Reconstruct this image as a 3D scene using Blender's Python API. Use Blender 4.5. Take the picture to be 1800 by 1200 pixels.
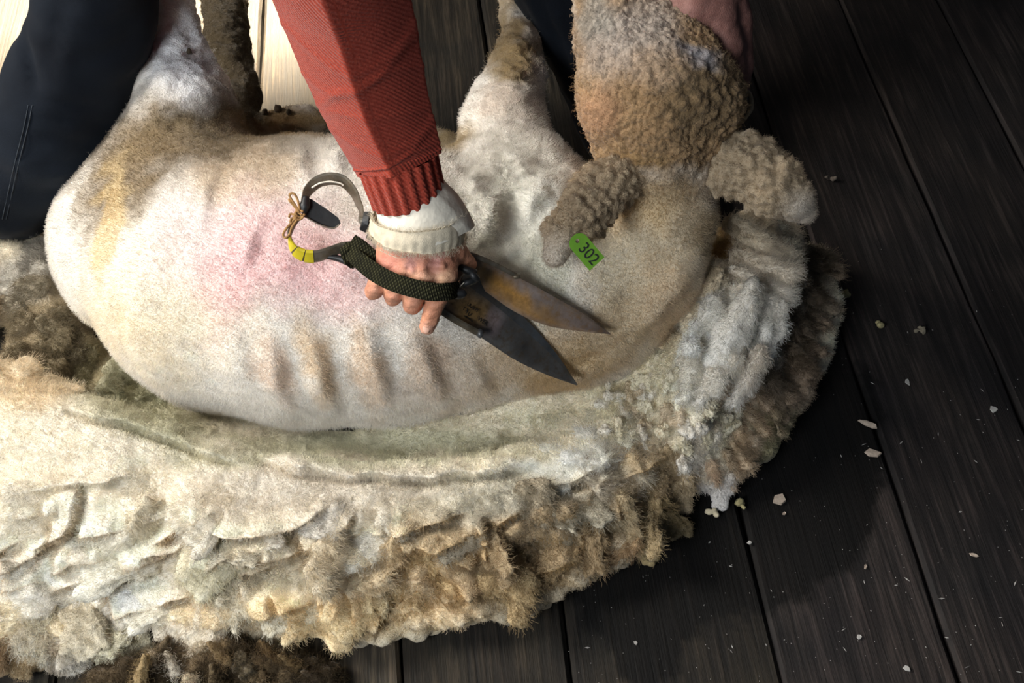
import bpy, bmesh, math, random
import numpy as np
from mathutils import Vector, Matrix
from mathutils.bvhtree import BVHTree

random.seed(7)
RNG = np.random.default_rng(7)
for o in list(bpy.data.objects):
    bpy.data.objects.remove(o)
scene = bpy.context.scene
COL = scene.collection

# ------------------------------------------------------------------ camera
FPX = 1900.0                      # focal length in pixels of the 1800x1200 frame
PITCH = math.radians(55.0)        # below the horizon
DIST = 1.6                        # to the floor in the middle of the frame
CAM = np.array([0.0, -DIST * math.cos(PITCH), DIST * math.sin(PITCH)])
FW = np.array([0.0, math.cos(PITCH), -math.sin(PITCH)])
UP = np.array([0.0, math.sin(PITCH), math.cos(PITCH)])
RT = np.array([1.0, 0.0, 0.0])
cam_d = bpy.data.cameras.new('camera')
cam_d.sensor_width = 36.0
cam_d.lens = FPX / 1800.0 * 36.0
cam_d.clip_start = 0.02
cam_o = bpy.data.objects.new('camera', cam_d)
COL.objects.link(cam_o)
cam_o.location = CAM
cam_o.rotation_euler = (math.pi / 2 - PITCH, 0, 0)
scene.camera = cam_o

# ------------------------------------------------------------------ world, sun, area lights, exposure
world = bpy.data.worlds.new('world')
scene.world = world
world.use_nodes = True
bg = world.node_tree.nodes['Background']
bg.inputs[0].default_value = (0.50, 0.68, 0.92, 1)
bg.inputs[1].default_value = 0.05

SUN_DIR = Vector((0.06, -0.80, -0.52)).normalized()
sun_d = bpy.data.lights.new('sun', 'SUN')
sun_d.energy = 80.0
sun_d.color = (1.0, 0.84, 0.62)
sun_d.angle = math.radians(4.5)
sun_o = bpy.data.objects.new('sun', sun_d)
COL.objects.link(sun_o)
sun_o.rotation_euler = SUN_DIR.to_track_quat('-Z', 'Y').to_euler()


def area(name, loc, target, sx, sy, energy, color):
    d = bpy.data.lights.new(name, 'AREA')
    d.shape = 'RECTANGLE'
    d.size = sx
    d.size_y = sy
    d.energy = energy
    d.color = color
    o = bpy.data.objects.new(name, d)
    COL.objects.link(o)
    o.location = loc
    o.rotation_euler = (Vector(target) - Vector(loc)).to_track_quat('-Z', 'Y').to_euler()
    return o


# daylight through the big open doorway on the left, plus an added fill from the viewer's side
area('doorway_daylight', (-2.5, 0.05, 2.15), (0.0, -0.05, 0.1), 1.0, 1.2, 124.0, (1.0, 0.94, 0.86))
area('front_fill', (-1.3, -1.85, 2.1), (0.1, -0.05, 0.05), 1.1, 0.9, 56.0, (0.93, 0.97, 1.0))

vs = scene.view_settings
vs.view_transform = 'Standard'
vs.look = 'None'
vs.exposure = 0.0
vs.gamma = 1.0
vs.use_curve_mapping = False


# ------------------------------------------------------------------ pixel <-> world
def ray(px, py):
    return FW + ((px - 900.0) / FPX) * RT - ((py - 600.0) / FPX) * UP


def P(px, py, z):
    d = ray(px, py)
    return CAM + d * ((z - CAM[2]) / d[2])


def depth(p):
    return float(np.dot(np.asarray(p) - CAM, FW))


def S(px, py, z, rpx):
    c = P(px, py, z)
    return c, rpx * depth(c) / FPX


def pix(v):
    q = v - CAM
    d = q @ FW
    return 900.0 + FPX * (q @ RT) / d, 600.0 - FPX * (q @ UP) / d


# ------------------------------------------------------------------ noise
def _hash(ix, iy, iz, seed):
    h = (ix * 374761393 + iy * 668265263 + iz * 2147483647 + seed * 1274126177) & 0xFFFFFFFF
    h = ((h ^ (h >> 13)) * 1274126177) & 0xFFFFFFFF
    h = ((h ^ (h >> 16)) * 2246822519) & 0xFFFFFFFF
    return ((h ^ (h >> 15)) & 0xFFFF).astype(np.float64) / 65535.0


def vnoise(p, seed=0):
    """value noise in -1..1"""
    i = np.floor(p).astype(np.int64)
    f = p - i
    f = f * f * f * (f * (f * 6 - 15) + 10)
    out = 0.0
    for dx in (0, 1):
        wx = f[:, 0] if dx else 1 - f[:, 0]
        for dy in (0, 1):
            wy = f[:, 1] if dy else 1 - f[:, 1]
            for dz in (0, 1):
                wz = f[:, 2] if dz else 1 - f[:, 2]
                out = out + wx * wy * wz * _hash(i[:, 0] + dx, i[:, 1] + dy, i[:, 2] + dz, seed)
    return out * 2 - 1


def fbm(p, octaves=3, seed=0):
    a, s, tot = 1.0, 0.0, 0.0
    q = p.copy()
    for k in range(octaves):
        s = s + a * vnoise(q, seed + k * 17)
        tot += a
        a *= 0.5
        q = q * 2.03 + 7.7
    return s / tot


def worley(p, seed=0):
    """F1, F2 cell distances and an id"""
    i = np.floor(p).astype(np.int64)
    f1 = np.full(len(p), 9.0)
    f2 = np.full(len(p), 9.0)
    cid = np.zeros(len(p))
    for dx in (-1, 0, 1):
        for dy in (-1, 0, 1):
            for dz in (-1, 0, 1):
                c0, c1, c2 = i[:, 0] + dx, i[:, 1] + dy, i[:, 2] + dz
                qx = c0 + _hash(c0, c1, c2, seed) - p[:, 0]
                qy = c1 + _hash(c0, c1, c2, seed + 1) - p[:, 1]
                qz = c2 + _hash(c0, c1, c2, seed + 2) - p[:, 2]
                d = np.sqrt(qx * qx + qy * qy + qz * qz)
                near = d < f1
                f2 = np.where(near, f1, np.minimum(f2, d))
                cid = np.where(near, _hash(c0, c1, c2, seed + 3), cid)
                f1 = np.where(near, d, f1)
    return f1, f2, cid


# ------------------------------------------------------------------ volumes -> surface
class Field:
    def __init__(self, lo, hi, h):
        self.lo = np.array(lo, float)
        self.h = h
        n = np.ceil((np.array(hi) - self.lo) / h).astype(int) + 1
        self.n = n
        self.d = np.full(n, 0.5, np.float32)

    def _box(self, lo, hi):
        a = np.clip(np.floor((np.array(lo) - self.lo) / self.h).astype(int), 0, self.n)
        b = np.clip(np.ceil((np.array(hi) - self.lo) / self.h).astype(int) + 1, 0, self.n)
        if np.any(b <= a):
            return None
        g = [(self.lo[k] + self.h * np.arange(a[k], b[k])).astype(np.float32) for k in range(3)]
        return tuple(slice(a[k], b[k]) for k in range(3)), g[0][:, None, None], g[1][None, :, None], g[2][None, None, :]

    def _mix(self, sl, e, k, sub):
        d = self.d[sl]
        if sub:
            e = -e
            if k <= 0:
                self.d[sl] = np.maximum(d, e)
            else:
                t = np.maximum(k - np.abs(d - e), 0) / k
                self.d[sl] = np.maximum(d, e) + t * t * k * 0.25
        elif k <= 0:
            self.d[sl] = np.minimum(d, e)
        else:
            t = np.maximum(k - np.abs(d - e), 0) / k
            self.d[sl] = np.minimum(d, e) - t * t * k * 0.25

    def cone(self, a, ra, b, rb, k=0.02, sub=False):
        a = np.asarray(a, float)
        b = np.asarray(b, float)
        m = max(ra, rb) + k + 3 * self.h
        g = self._box(np.minimum(a, b) - m, np.maximum(a, b) + m)
        if g is None:
            return
        sl, X, Y, Z = g
        ab = b - a
        L2 = float(ab @ ab) + 1e-12
        t = ((X - a[0]) * ab[0] + (Y - a[1]) * ab[1] + (Z - a[2]) * ab[2]) / L2
        t = np.clip(t, 0, 1)
        e = np.sqrt((X - a[0] - t * ab[0]) ** 2 + (Y - a[1] - t * ab[1]) ** 2 + (Z - a[2] - t * ab[2]) ** 2) - (ra + t * (rb - ra))
        self._mix(sl, e, k, sub)

    def chain(self, pts, k=0.02, sub=False):
        """pts: list of (center, radius); the links of one chain meet without swelling"""
        if len(pts) == 1:
            self.cone(pts[0][0], pts[0][1], pts[0][0] + np.array([0, 0, 1e-4]), pts[0][1], k, sub)
            return
        A = np.array([p[0] for p in pts])
        m = max(p[1] for p in pts) + k + 3 * self.h
        g = self._box(A.min(0) - m, A.max(0) + m)
        if g is None:
            return
        sl, X, Y, Z = g
        tot = np.full(self.d[sl].shape, 0.5, np.float32)
        tmp = Field.__new__(Field)
        tmp.lo, tmp.h, tmp.n, tmp.d = np.array([X.flat[0], Y.flat[0], Z.flat[0]], float), self.h, np.array(tot.shape), tot
        for (a, ra), (b, rb) in zip(pts[:-1], pts[1:]):
            tmp.cone(a, ra, b, rb, 0.35 * min(k, min(ra, rb)) if not sub else 0.0)
        self._mix(sl, tmp.d, k, sub)

    def pchain(self, pts, k=0.02, sub=False):
        """pts: list of (px, py, z, rpx)"""
        self.chain([S(*p) for p in pts], k, sub)

    def ell(self, c, r, rot=None, k=0.02, sub=False):
        c = np.asarray(c, float)
        m = max(r) + k + 3 * self.h
        g = self._box(c - m, c + m)
        if g is None:
            return
        sl, X, Y, Z = g
        R = np.eye(3) if rot is None else np.array(rot)
        q = [(X - c[0]) * R[0, j] + (Y - c[1]) * R[1, j] + (Z - c[2]) * R[2, j] for j in range(3)]
        k0 = np.sqrt(sum((q[j] / r[j]) ** 2 for j in range(3)))
        k1 = np.sqrt(sum((q[j] / r[j] ** 2) ** 2 for j in range(3))) + 1e-9
        self._mix(sl, k0 * (k0 - 1) / k1, k, sub)

    def cut_floor(self, z=0.0):
        Z = self.lo[2] + self.h * np.arange(self.n[2])
        self.d = np.maximum(self.d, (z - Z)[None, None, :].astype(np.float32))

    def mesh(self, smooth=2):
        d = self.d
        s = d < 0
        n = self.n
        cnt = np.zeros(n - 1, np.int8)
        offs = [(x, y, z) for x in (0, 1) for y in (0, 1) for z in (0, 1)]

        def cs(o):
            return tuple(slice(o[k], n[k] - 1 + o[k]) for k in range(3))
        for o in offs:
            cnt += s[cs(o)]
        act = (cnt > 0) & (cnt < 8)
        I = np.argwhere(act)
        idx = np.full(n - 1, -1, np.int64)
        idx[act] = np.arange(len(I))
        val = {o: d[I[:, 0] + o[0], I[:, 1] + o[1], I[:, 2] + o[2]].astype(float) for o in offs}
        acc = np.zeros((len(I), 3))
        num = np.zeros(len(I))
        for o in offs:
            for ax in range(3):
                if o[ax] == 0:
                    o2 = tuple(1 if k == ax else o[k] for k in range(3))
                    a, b = val[o], val[o2]
                    cr = (a < 0) != (b < 0)
                    t = np.where(cr, a / np.where(cr, a - b, 1), 0)
                    p = np.tile(np.array(o, float), (len(I), 1))
                    p[:, ax] = t
                    acc += p * cr[:, None]
                    num += cr
        V = self.lo + self.h * (I + acc / num[:, None])
        F = []
        for ax in range(3):
            u, v = (ax + 1) % 3, (ax + 2) % 3
            sa = [slice(1, n[k] - 1) for k in range(3)]
            sb = [slice(1, n[k] - 1) for k in range(3)]
            sa[ax] = slice(0, n[ax] - 1)
            sb[ax] = slice(1, n[ax])
            A, B = s[tuple(sa)], s[tuple(sb)]
            for inside in (True, False):
                E = np.argwhere((A == inside) & (B != inside))
                if not len(E):
                    continue
                E = E + np.array([0 if k == ax else 1 for k in range(3)])
                q = []
                for du, dv in ((0, 0), (1, 0), (1, 1), (0, 1)):
                    c = E.copy()
                    c[:, u] -= 1 - du
                    c[:, v] -= 1 - dv
                    q.append(idx[c[:, 0], c[:, 1], c[:, 2]])
                q = np.stack(q, 1)
                F.append(q if inside else q[:, ::-1])
        F = np.concatenate(F)
        F = F[(F >= 0).all(1)]
        for _ in range(smooth):
            V = laplace(V, F)
        return V, F


def laplace(V, F, w=0.6):
    n = len(V)
    acc = np.zeros((n, 3))
    num = np.zeros(n)
    for a, b in ((0, 1), (1, 2), (2, 3), (3, 0)):
        i, j = F[:, a], F[:, b]
        for k in range(3):
            acc[:, k] += np.bincount(i, V[j, k], n) + np.bincount(j, V[i, k], n)
        num += np.bincount(i, minlength=n) + np.bincount(j, minlength=n)
    return V * (1 - w) + w * acc / np.maximum(num, 1)[:, None]


def subdivide(V, F, mask):
    """split the marked quads into four; the rest stay"""
    Fm, Fk = F[mask], F[~mask]
    n = len(V)
    E = np.concatenate([Fm[:, [0, 1]], Fm[:, [1, 2]], Fm[:, [2, 3]], Fm[:, [3, 0]]])
    E.sort(axis=1)
    key, inv = np.unique(E[:, 0] * n + E[:, 1], return_inverse=True)
    mid = (V[key // n] + V[key % n]) / 2
    cen = V[Fm].mean(1)
    m = len(Fm)
    e = [n + inv[k * m:(k + 1) * m] for k in range(4)]
    c = n + len(key) + np.arange(m)
    new = np.concatenate([np.stack([Fm[:, k], e[k], c, e[(k + 3) % 4]], 1) for k in range(4)])
    return np.vstack([V, mid, cen]), np.concatenate([Fk, new])


def normals(V, F):
    a = V[F[:, 2]] - V[F[:, 0]]
    b = V[F[:, 3]] - V[F[:, 1]]
    fn = np.cross(a, b)
    N = np.zeros_like(V)
    for c in range(4):
        for k in range(3):
            N[:, k] += np.bincount(F[:, c], fn[:, k], len(V))
    return N / (np.linalg.norm(N, axis=1)[:, None] + 1e-12)


# ------------------------------------------------------------------ mesh objects
def link(o, parent=None):
    COL.objects.link(o)
    if parent is not None:
        o.parent = parent
    return o


def tag(o, label=None, cat=None, group=None, kind=None):
    for k, v in (('label', label), ('category', cat), ('group', group), ('kind', kind)):
        if v:
            o[k] = v
    return o


def empty(name, loc=(0, 0, 0)):
    o = bpy.data.objects.new(name, None)
    o.empty_display_size = 0.05
    o.location = loc
    COL.objects.link(o)
    return o


def mesh_np(name, V, F, mat, parent=None, col=None, smooth=True, uv=None, data_only=False):
    me = bpy.data.meshes.new(name)
    V = np.asarray(V, float)
    F = np.asarray(F, np.int64)
    off = np.zeros(3)
    if parent is not None:
        off = np.array(parent.matrix_basis.translation) if parent.parent is None else off
    me.vertices.add(len(V))
    me.vertices.foreach_set('co', (V - off).astype(np.float32).ravel())
    m = F.shape[1]
    me.loops.add(F.size)
    me.loops.foreach_set('vertex_index', F.astype(np.int32).ravel())
    me.polygons.add(len(F))
    me.polygons.foreach_set('loop_start', (np.arange(len(F)) * m).astype(np.int32))
    me.polygons.foreach_set('use_smooth', np.full(len(F), smooth, bool))
    me.update(calc_edges=True)
    if col is not None:
        at = me.attributes.new('Col', 'FLOAT_COLOR', 'POINT')
        c4 = np.ones((len(V), 4), np.float32)
        c4[:, :3] = col
        at.data.foreach_set('color', c4.ravel())
    if uv is not None:
        lay = me.uv_layers.new(name='UVMap')
        lay.data.foreach_set('uv', uv[F.ravel()].astype(np.float32).ravel())
    if mat is not None:
        me.materials.append(mat)
    if data_only:
        return me
    o = bpy.data.objects.new(name, me)
    return link(o, parent)


def mesh_py(name, V, faces, mat, parent=None, smooth=False):
    me = bpy.data.meshes.new(name)
    off = np.zeros(3)
    if parent is not None and parent.parent is None:
        off = np.array(parent.matrix_basis.translation)
    me.from_pydata([tuple(np.asarray(v) - off) for v in V], [], faces)
    me.update()
    bm = bmesh.new()
    bm.from_mesh(me)
    bmesh.ops.recalc_face_normals(bm, faces=bm.faces)
    bm.to_mesh(me)
    bm.free()
    if smooth:
        me.shade_smooth()
    if mat is not None:
        me.materials.append(mat)
    return link(bpy.data.objects.new(name, me), parent)


def catmull(pts, n):
    """resample a list of equal-length tuples smoothly to n rows"""
    p = np.array(pts, float)
    if len(p) < 3:
        t = np.linspace(0, 1, n)[:, None]
        return p[0] * (1 - t) + p[-1] * t
    q = np.vstack([2 * p[0] - p[1], p, 2 * p[-1] - p[-2]])
    m = len(p) - 1
    out = []
    for x in np.linspace(0, m, n):
        i = min(int(x), m - 1)
        t = x - i
        a, b, c, d = q[i], q[i + 1], q[i + 2], q[i + 3]
        out.append(0.5 * (2 * b + (c - a) * t + (2 * a - 5 * b + 4 * c - d) * t * t + (3 * b - a - 3 * c + d) * t ** 3))
    return np.array(out)


def frames(C):
    T = np.gradient(C, axis=0)
    T /= np.linalg.norm(T, axis=1)[:, None]
    ref = -FW
    A = np.empty_like(C)
    for i in range(len(C)):
        a = ref - T[i] * (ref @ T[i])
        a /= np.linalg.norm(a) + 1e-9
        A[i] = a
        ref = a
    B = np.cross(T, A)
    return T, A, B


def loft(C, R, nseg, disp=None):
    """tube around centres C with radii R; angle 0 faces the camera side. disp(s, ang) scales radius."""
    T, A, B = frames(C)
    n = len(C)
    ang = np.linspace(0, 2 * np.pi, nseg, endpoint=False)
    s = np.linspace(0, 1, n)
    SS, AA = np.meshgrid(s, ang, indexing='ij')
    rr = np.asarray(R)[:, None] * np.ones((1, nseg))
    if disp is not None:
        rr = rr * disp(SS, AA)
    V = C[:, None, :] + rr[..., None] * (np.cos(AA)[..., None] * A[:, None, :] + np.sin(AA)[..., None] * B[:, None, :])
    V = V.reshape(-1, 3)
    i = np.arange(n - 1)[:, None] * nseg
    j = np.arange(nseg)[None, :]
    j2 = (j + 1) % nseg
    F = np.stack([(i + j), (i + j2), (i + nseg + j2), (i + nseg + j)], -1).reshape(-1, 4)
    L = np.concatenate([[0], np.cumsum(np.linalg.norm(np.diff(C, axis=0), axis=1))])
    uv = np.stack([AA.ravel() / (2 * np.pi), np.repeat(L, nseg)], 1)
    return V, F, uv


def tube(name, pts, r, mat, parent=None, nseg=8, n=24, taper=None):
    C = catmull(pts, n)
    R = np.full(n, r) if taper is None else np.interp(np.linspace(0, 1, n), np.linspace(0, 1, len(taper)), taper) * r
    V, F, _ = loft(C, R, nseg)
    m = len(V)
    V = np.vstack([V, C[0], C[-1]])
    caps = [(m, (j + 1) % nseg, j, m) for j in range(nseg)]
    base = (n - 1) * nseg
    caps2 = [(m + 1, base + j, base + (j + 1) % nseg) for j in range(nseg)]
    faces = [tuple(f) for f in F] + [c[:3] for c in caps] + caps2
    return mesh_py(name, V, faces, mat, parent, smooth=True)


def ribbon(name, pts, wdir, width, thick, mat, parent=None, n=60):
    """flat band swept along pts; wdir: width direction (vector or per point), width per point"""
    C = catmull(pts, n)
    T = np.gradient(C, axis=0)
    T /= np.linalg.norm(T, axis=1)[:, None]
    W = np.asarray(wdir, float)
    if W.ndim == 1:
        W = np.tile(W, (n, 1))
    else:
        W = catmull(W, n)
    W = W - T * (W * T).sum(1)[:, None]
    W /= np.linalg.norm(W, axis=1)[:, None]
    N = np.cross(T, W)
    wd = np.interp(np.linspace(0, 1, n), np.linspace(0, 1, np.size(width)), np.atleast_1d(width))[:, None] / 2
    b = thick / 2
    e = 0.72
    prof = [(-1, -b * .4), (-e, -b), (e, -b), (1, -b * .4), (1, b * .4), (e, b), (-e, b), (-1, b * .4)]
    rows = [C + W * wd * u + N * v for u, v in prof]
    m = len(prof)
    V = np.stack(rows, 1).reshape(-1, 3)
    faces = []
    for i in range(n - 1):
        for j in range(m):
            faces.append((i * m + j, i * m + (j + 1) % m, (i + 1) * m + (j + 1) % m, (i + 1) * m + j))
    faces.append(tuple(range(m))[::-1])
    faces.append(tuple((n - 1) * m + j for j in range(m)))
    return mesh_py(name, V, faces, mat, parent, smooth=False)


# ------------------------------------------------------------------ fibres
def sample_surface(V, F, Nn, C, count, weight=None, rng=RNG):
    T = np.concatenate([F[:, [0, 1, 2]], F[:, [0, 2, 3]]]) if F.shape[1] == 4 else F
    a, b, c = V[T[:, 0]], V[T[:, 1]], V[T[:, 2]]
    ar = np.linalg.norm(np.cross(b - a, c - a), axis=1)
    if weight is not None:
        ar = ar * weight[T].mean(1)
    pick = rng.choice(len(T), count, p=ar / ar.sum())
    u, v = rng.random(count), rng.random(count)
    sw = u + v > 1
    u[sw], v[sw] = 1 - u[sw], 1 - v[sw]
    w = 1 - u - v
    t = T[pick]
    mix = lambda X: X[t[:, 0]] * w[:, None] + X[t[:, 1]] * u[:, None] + X[t[:, 2]] * v[:, None]
    n = mix(Nn)
    return mix(V), n / (np.linalg.norm(n, axis=1)[:, None] + 1e-9), mix(C)


def fibres(name, root, direc, length, curl, rad, colr, mat, parent, npt=4, curl_f=900.0, label=None):
    """hair curves: root (N,3), direc (N,3) unit, length (N,), curl amplitude (m)"""
    N = len(root)
    hc = bpy.data.hair_curves.new(name)
    hc.add_curves([npt] * N)
    s = np.linspace(0, 1, npt)
    pts = root[:, None, :] + direc[:, None, :] * (length[:, None] * s)[..., None]
    side = np.cross(direc, RNG.normal(size=(N, 3)))
    side /= np.linalg.norm(side, axis=1)[:, None] + 1e-9
    side2 = np.cross(direc, side)
    ph = RNG.random(N) * 6.28
    arg = ph[:, None] + (length[:, None] * s) * curl_f
    amp = (curl * s)[None, :, None]
    pts = pts + amp * (np.cos(arg)[..., None] * side[:, None, :] + np.sin(arg)[..., None] * side2[:, None, :])
    off = np.array(parent.matrix_basis.translation)
    hc.position_data.foreach_set('vector', (pts - off).astype(np.float32).ravel())
    r = hc.attributes.get('radius') or hc.attributes.new('radius', 'FLOAT', 'POINT')
    r.data.foreach_set('value', np.tile((rad * (1.0 - 0.55 * s)).astype(np.float32), N))
    at = hc.attributes.new('Col', 'FLOAT_COLOR', 'POINT')
    c4 = np.ones((N, npt, 4), np.float32)
    c4[:, :, :3] = colr[:, None, :]
    at.data.foreach_set('color', c4.ravel())
    hc.materials.append(mat)
    o = bpy.data.objects.new(name, hc)
    link(o, parent)
    o['kind'] = 'stuff'
    if label:
        o['label'] = label
    return o


def jitter_dirs(n, spread, lean=None):
    d = n + RNG.normal(size=n.shape) * spread
    if lean is not None:
        d = d + lean
    return d / (np.linalg.norm(d, axis=1)[:, None] + 1e-9)


def paint(V, base, blobs, seed=3, warp=22.0, nscale=25.0):
    """base colour with soft patches, stains as well as painted-in shade (px, py, rx, ry, degrees, colour, strength)"""
    u, v = pix(V)
    u = u + warp * fbm(V * nscale, 3, seed) * 1.6
    v = v + warp * fbm(V * nscale + 31.0, 3, seed + 5) * 1.6
    C = np.tile(np.array(base, float), (len(V), 1))
    for (bx, by, rx, ry, deg, col, st) in blobs:
        a = math.radians(deg)
        du, dv = u - bx, v - by
        x = du * math.cos(a) + dv * math.sin(a)
        y = -du * math.sin(a) + dv * math.cos(a)
        q = np.sqrt((x / rx) ** 2 + (y / ry) ** 2)
        w = np.clip(1.35 - q, 0, 1)
        w = (w * w * (3 - 2 * w) * st)[:, None]
        C = C * (1 - w) + np.array(col) * w
    return C


# ------------------------------------------------------------------ materials
def new_mat(name):
    m = bpy.data.materials.new(name)
    m.use_nodes = True
    nt = m.node_tree
    b = nt.nodes['Principled BSDF']
    return m, nt, b


def N_(nt, kind, **kw):
    n = nt.nodes.new(kind)
    for k, v in kw.items():
        setattr(n, k, v)
    return n


def ramp(nt, src, stops):
    r = N_(nt, 'ShaderNodeValToRGB')
    el = r.color_ramp.elements
    while len(el) < len(stops):
        el.new(0.5)
    for e, (p, c) in zip(el, stops):
        e.position = p
        e.color = (*c, 1)
    nt.links.new(src, r.inputs[0])
    return r.outputs[0]


def noise_tex(nt, scale, detail=4, rough=0.6, coord='Object', vec=None, stretch=None):
    n = N_(nt, 'ShaderNodeTexNoise')
    n.inputs['Scale'].default_value = scale
    n.inputs['Detail'].default_value = detail
    n.inputs['Roughness'].default_value = rough
    if vec is None:
        tc = N_(nt, 'ShaderNodeTexCoord')
        vec = tc.outputs[coord]
    if stretch is not None:
        mp = N_(nt, 'ShaderNodeMapping')
        mp.inputs['Scale'].default_value = stretch
        nt.links.new(vec, mp.inputs[0])
        vec = mp.outputs[0]
    nt.links.new(vec, n.inputs['Vector'])
    return n.outputs['Fac']


def bump(nt, b, height, strength=0.4, dist=0.002):
    bp = N_(nt, 'ShaderNodeBump')
    bp.inputs['Strength'].default_value = strength
    bp.inputs['Distance'].default_value = dist
    nt.links.new(height, bp.inputs['Height'])
    nt.links.new(bp.outputs[0], b.inputs['Normal'])
    return bp


def mix_col(nt, fac, a, b, mode='MIX'):
    m = N_(nt, 'ShaderNodeMix', data_type='RGBA', blend_type=mode)
    for sock, v in ((m.inputs[0], fac), (m.inputs[6], a), (m.inputs[7], b)):
        if isinstance(v, (int, float)):
            sock.default_value = v
        elif isinstance(v, tuple):
            sock.default_value = (*v, 1)
        else:
            nt.links.new(v, sock)
    return m.outputs[2]


def vcol(nt):
    a = N_(nt, 'ShaderNodeAttribute', attribute_name='Col')
    return a.outputs['Color']


def mat_wool():
    m, nt, b = new_mat('wool')
    n = noise_tex(nt, 260, 4)
    c = mix_col(nt, 1.0, vcol(nt), ramp(nt, n, [(0.3, (0.90, 0.88, 0.84)), (0.7, (1.10, 1.10, 1.10))]), 'MULTIPLY')
    nt.links.new(c, b.inputs['Base Color'])
    b.inputs['Roughness'].default_value = 1.0
    b.inputs['Specular IOR Level'].default_value = 0.05
    b.inputs['Sheen Weight'].default_value = 0.15
    bump(nt, b, noise_tex(nt, 420, 3), 0.8, 0.003)
    return m


def mat_fibre():
    m, nt, b = new_mat('wool_fibre')
    nt.links.new(vcol(nt), b.inputs['Base Color'])
    b.inputs['Roughness'].default_value = 0.9
    b.inputs['Specular IOR Level'].default_value = 0.1
    tr = N_(nt, 'ShaderNodeBsdfTranslucent')
    nt.links.new(vcol(nt), tr.inputs[0])
    mx = N_(nt, 'ShaderNodeMixShader')
    mx.inputs[0].default_value = 0.45
    nt.links.new(b.outputs[0], mx.inputs[1])
    nt.links.new(tr.outputs[0], mx.inputs[2])
    nt.links.new(mx.outputs[0], nt.nodes['Material Output'].inputs[0])
    return m


def mat_plain(name, col, rough=0.8, metal=0.0, nscale=60, namp=0.25, bscale=300, bstr=0.3, bdist=0.001, spec=0.5, stretch=None, sheen=0.0):
    m, nt, b = new_mat(name)
    n = noise_tex(nt, nscale, 4, stretch=stretch)
    lo = tuple(max(0, c * (1 - namp)) for c in col)
    hi = tuple(c * (1 + namp) for c in col)
    nt.links.new(ramp(nt, n, [(0.3, lo), (0.7, hi)]), b.inputs['Base Color'])
    b.inputs['Roughness'].default_value = rough
    b.inputs['Metallic'].default_value = metal
    b.inputs['Specular IOR Level'].default_value = spec
    b.inputs['Sheen Weight'].default_value = sheen
    if bstr > 0:
        bump(nt, b, noise_tex(nt, bscale, 3, stretch=stretch), bstr, bdist)
    return m


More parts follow.
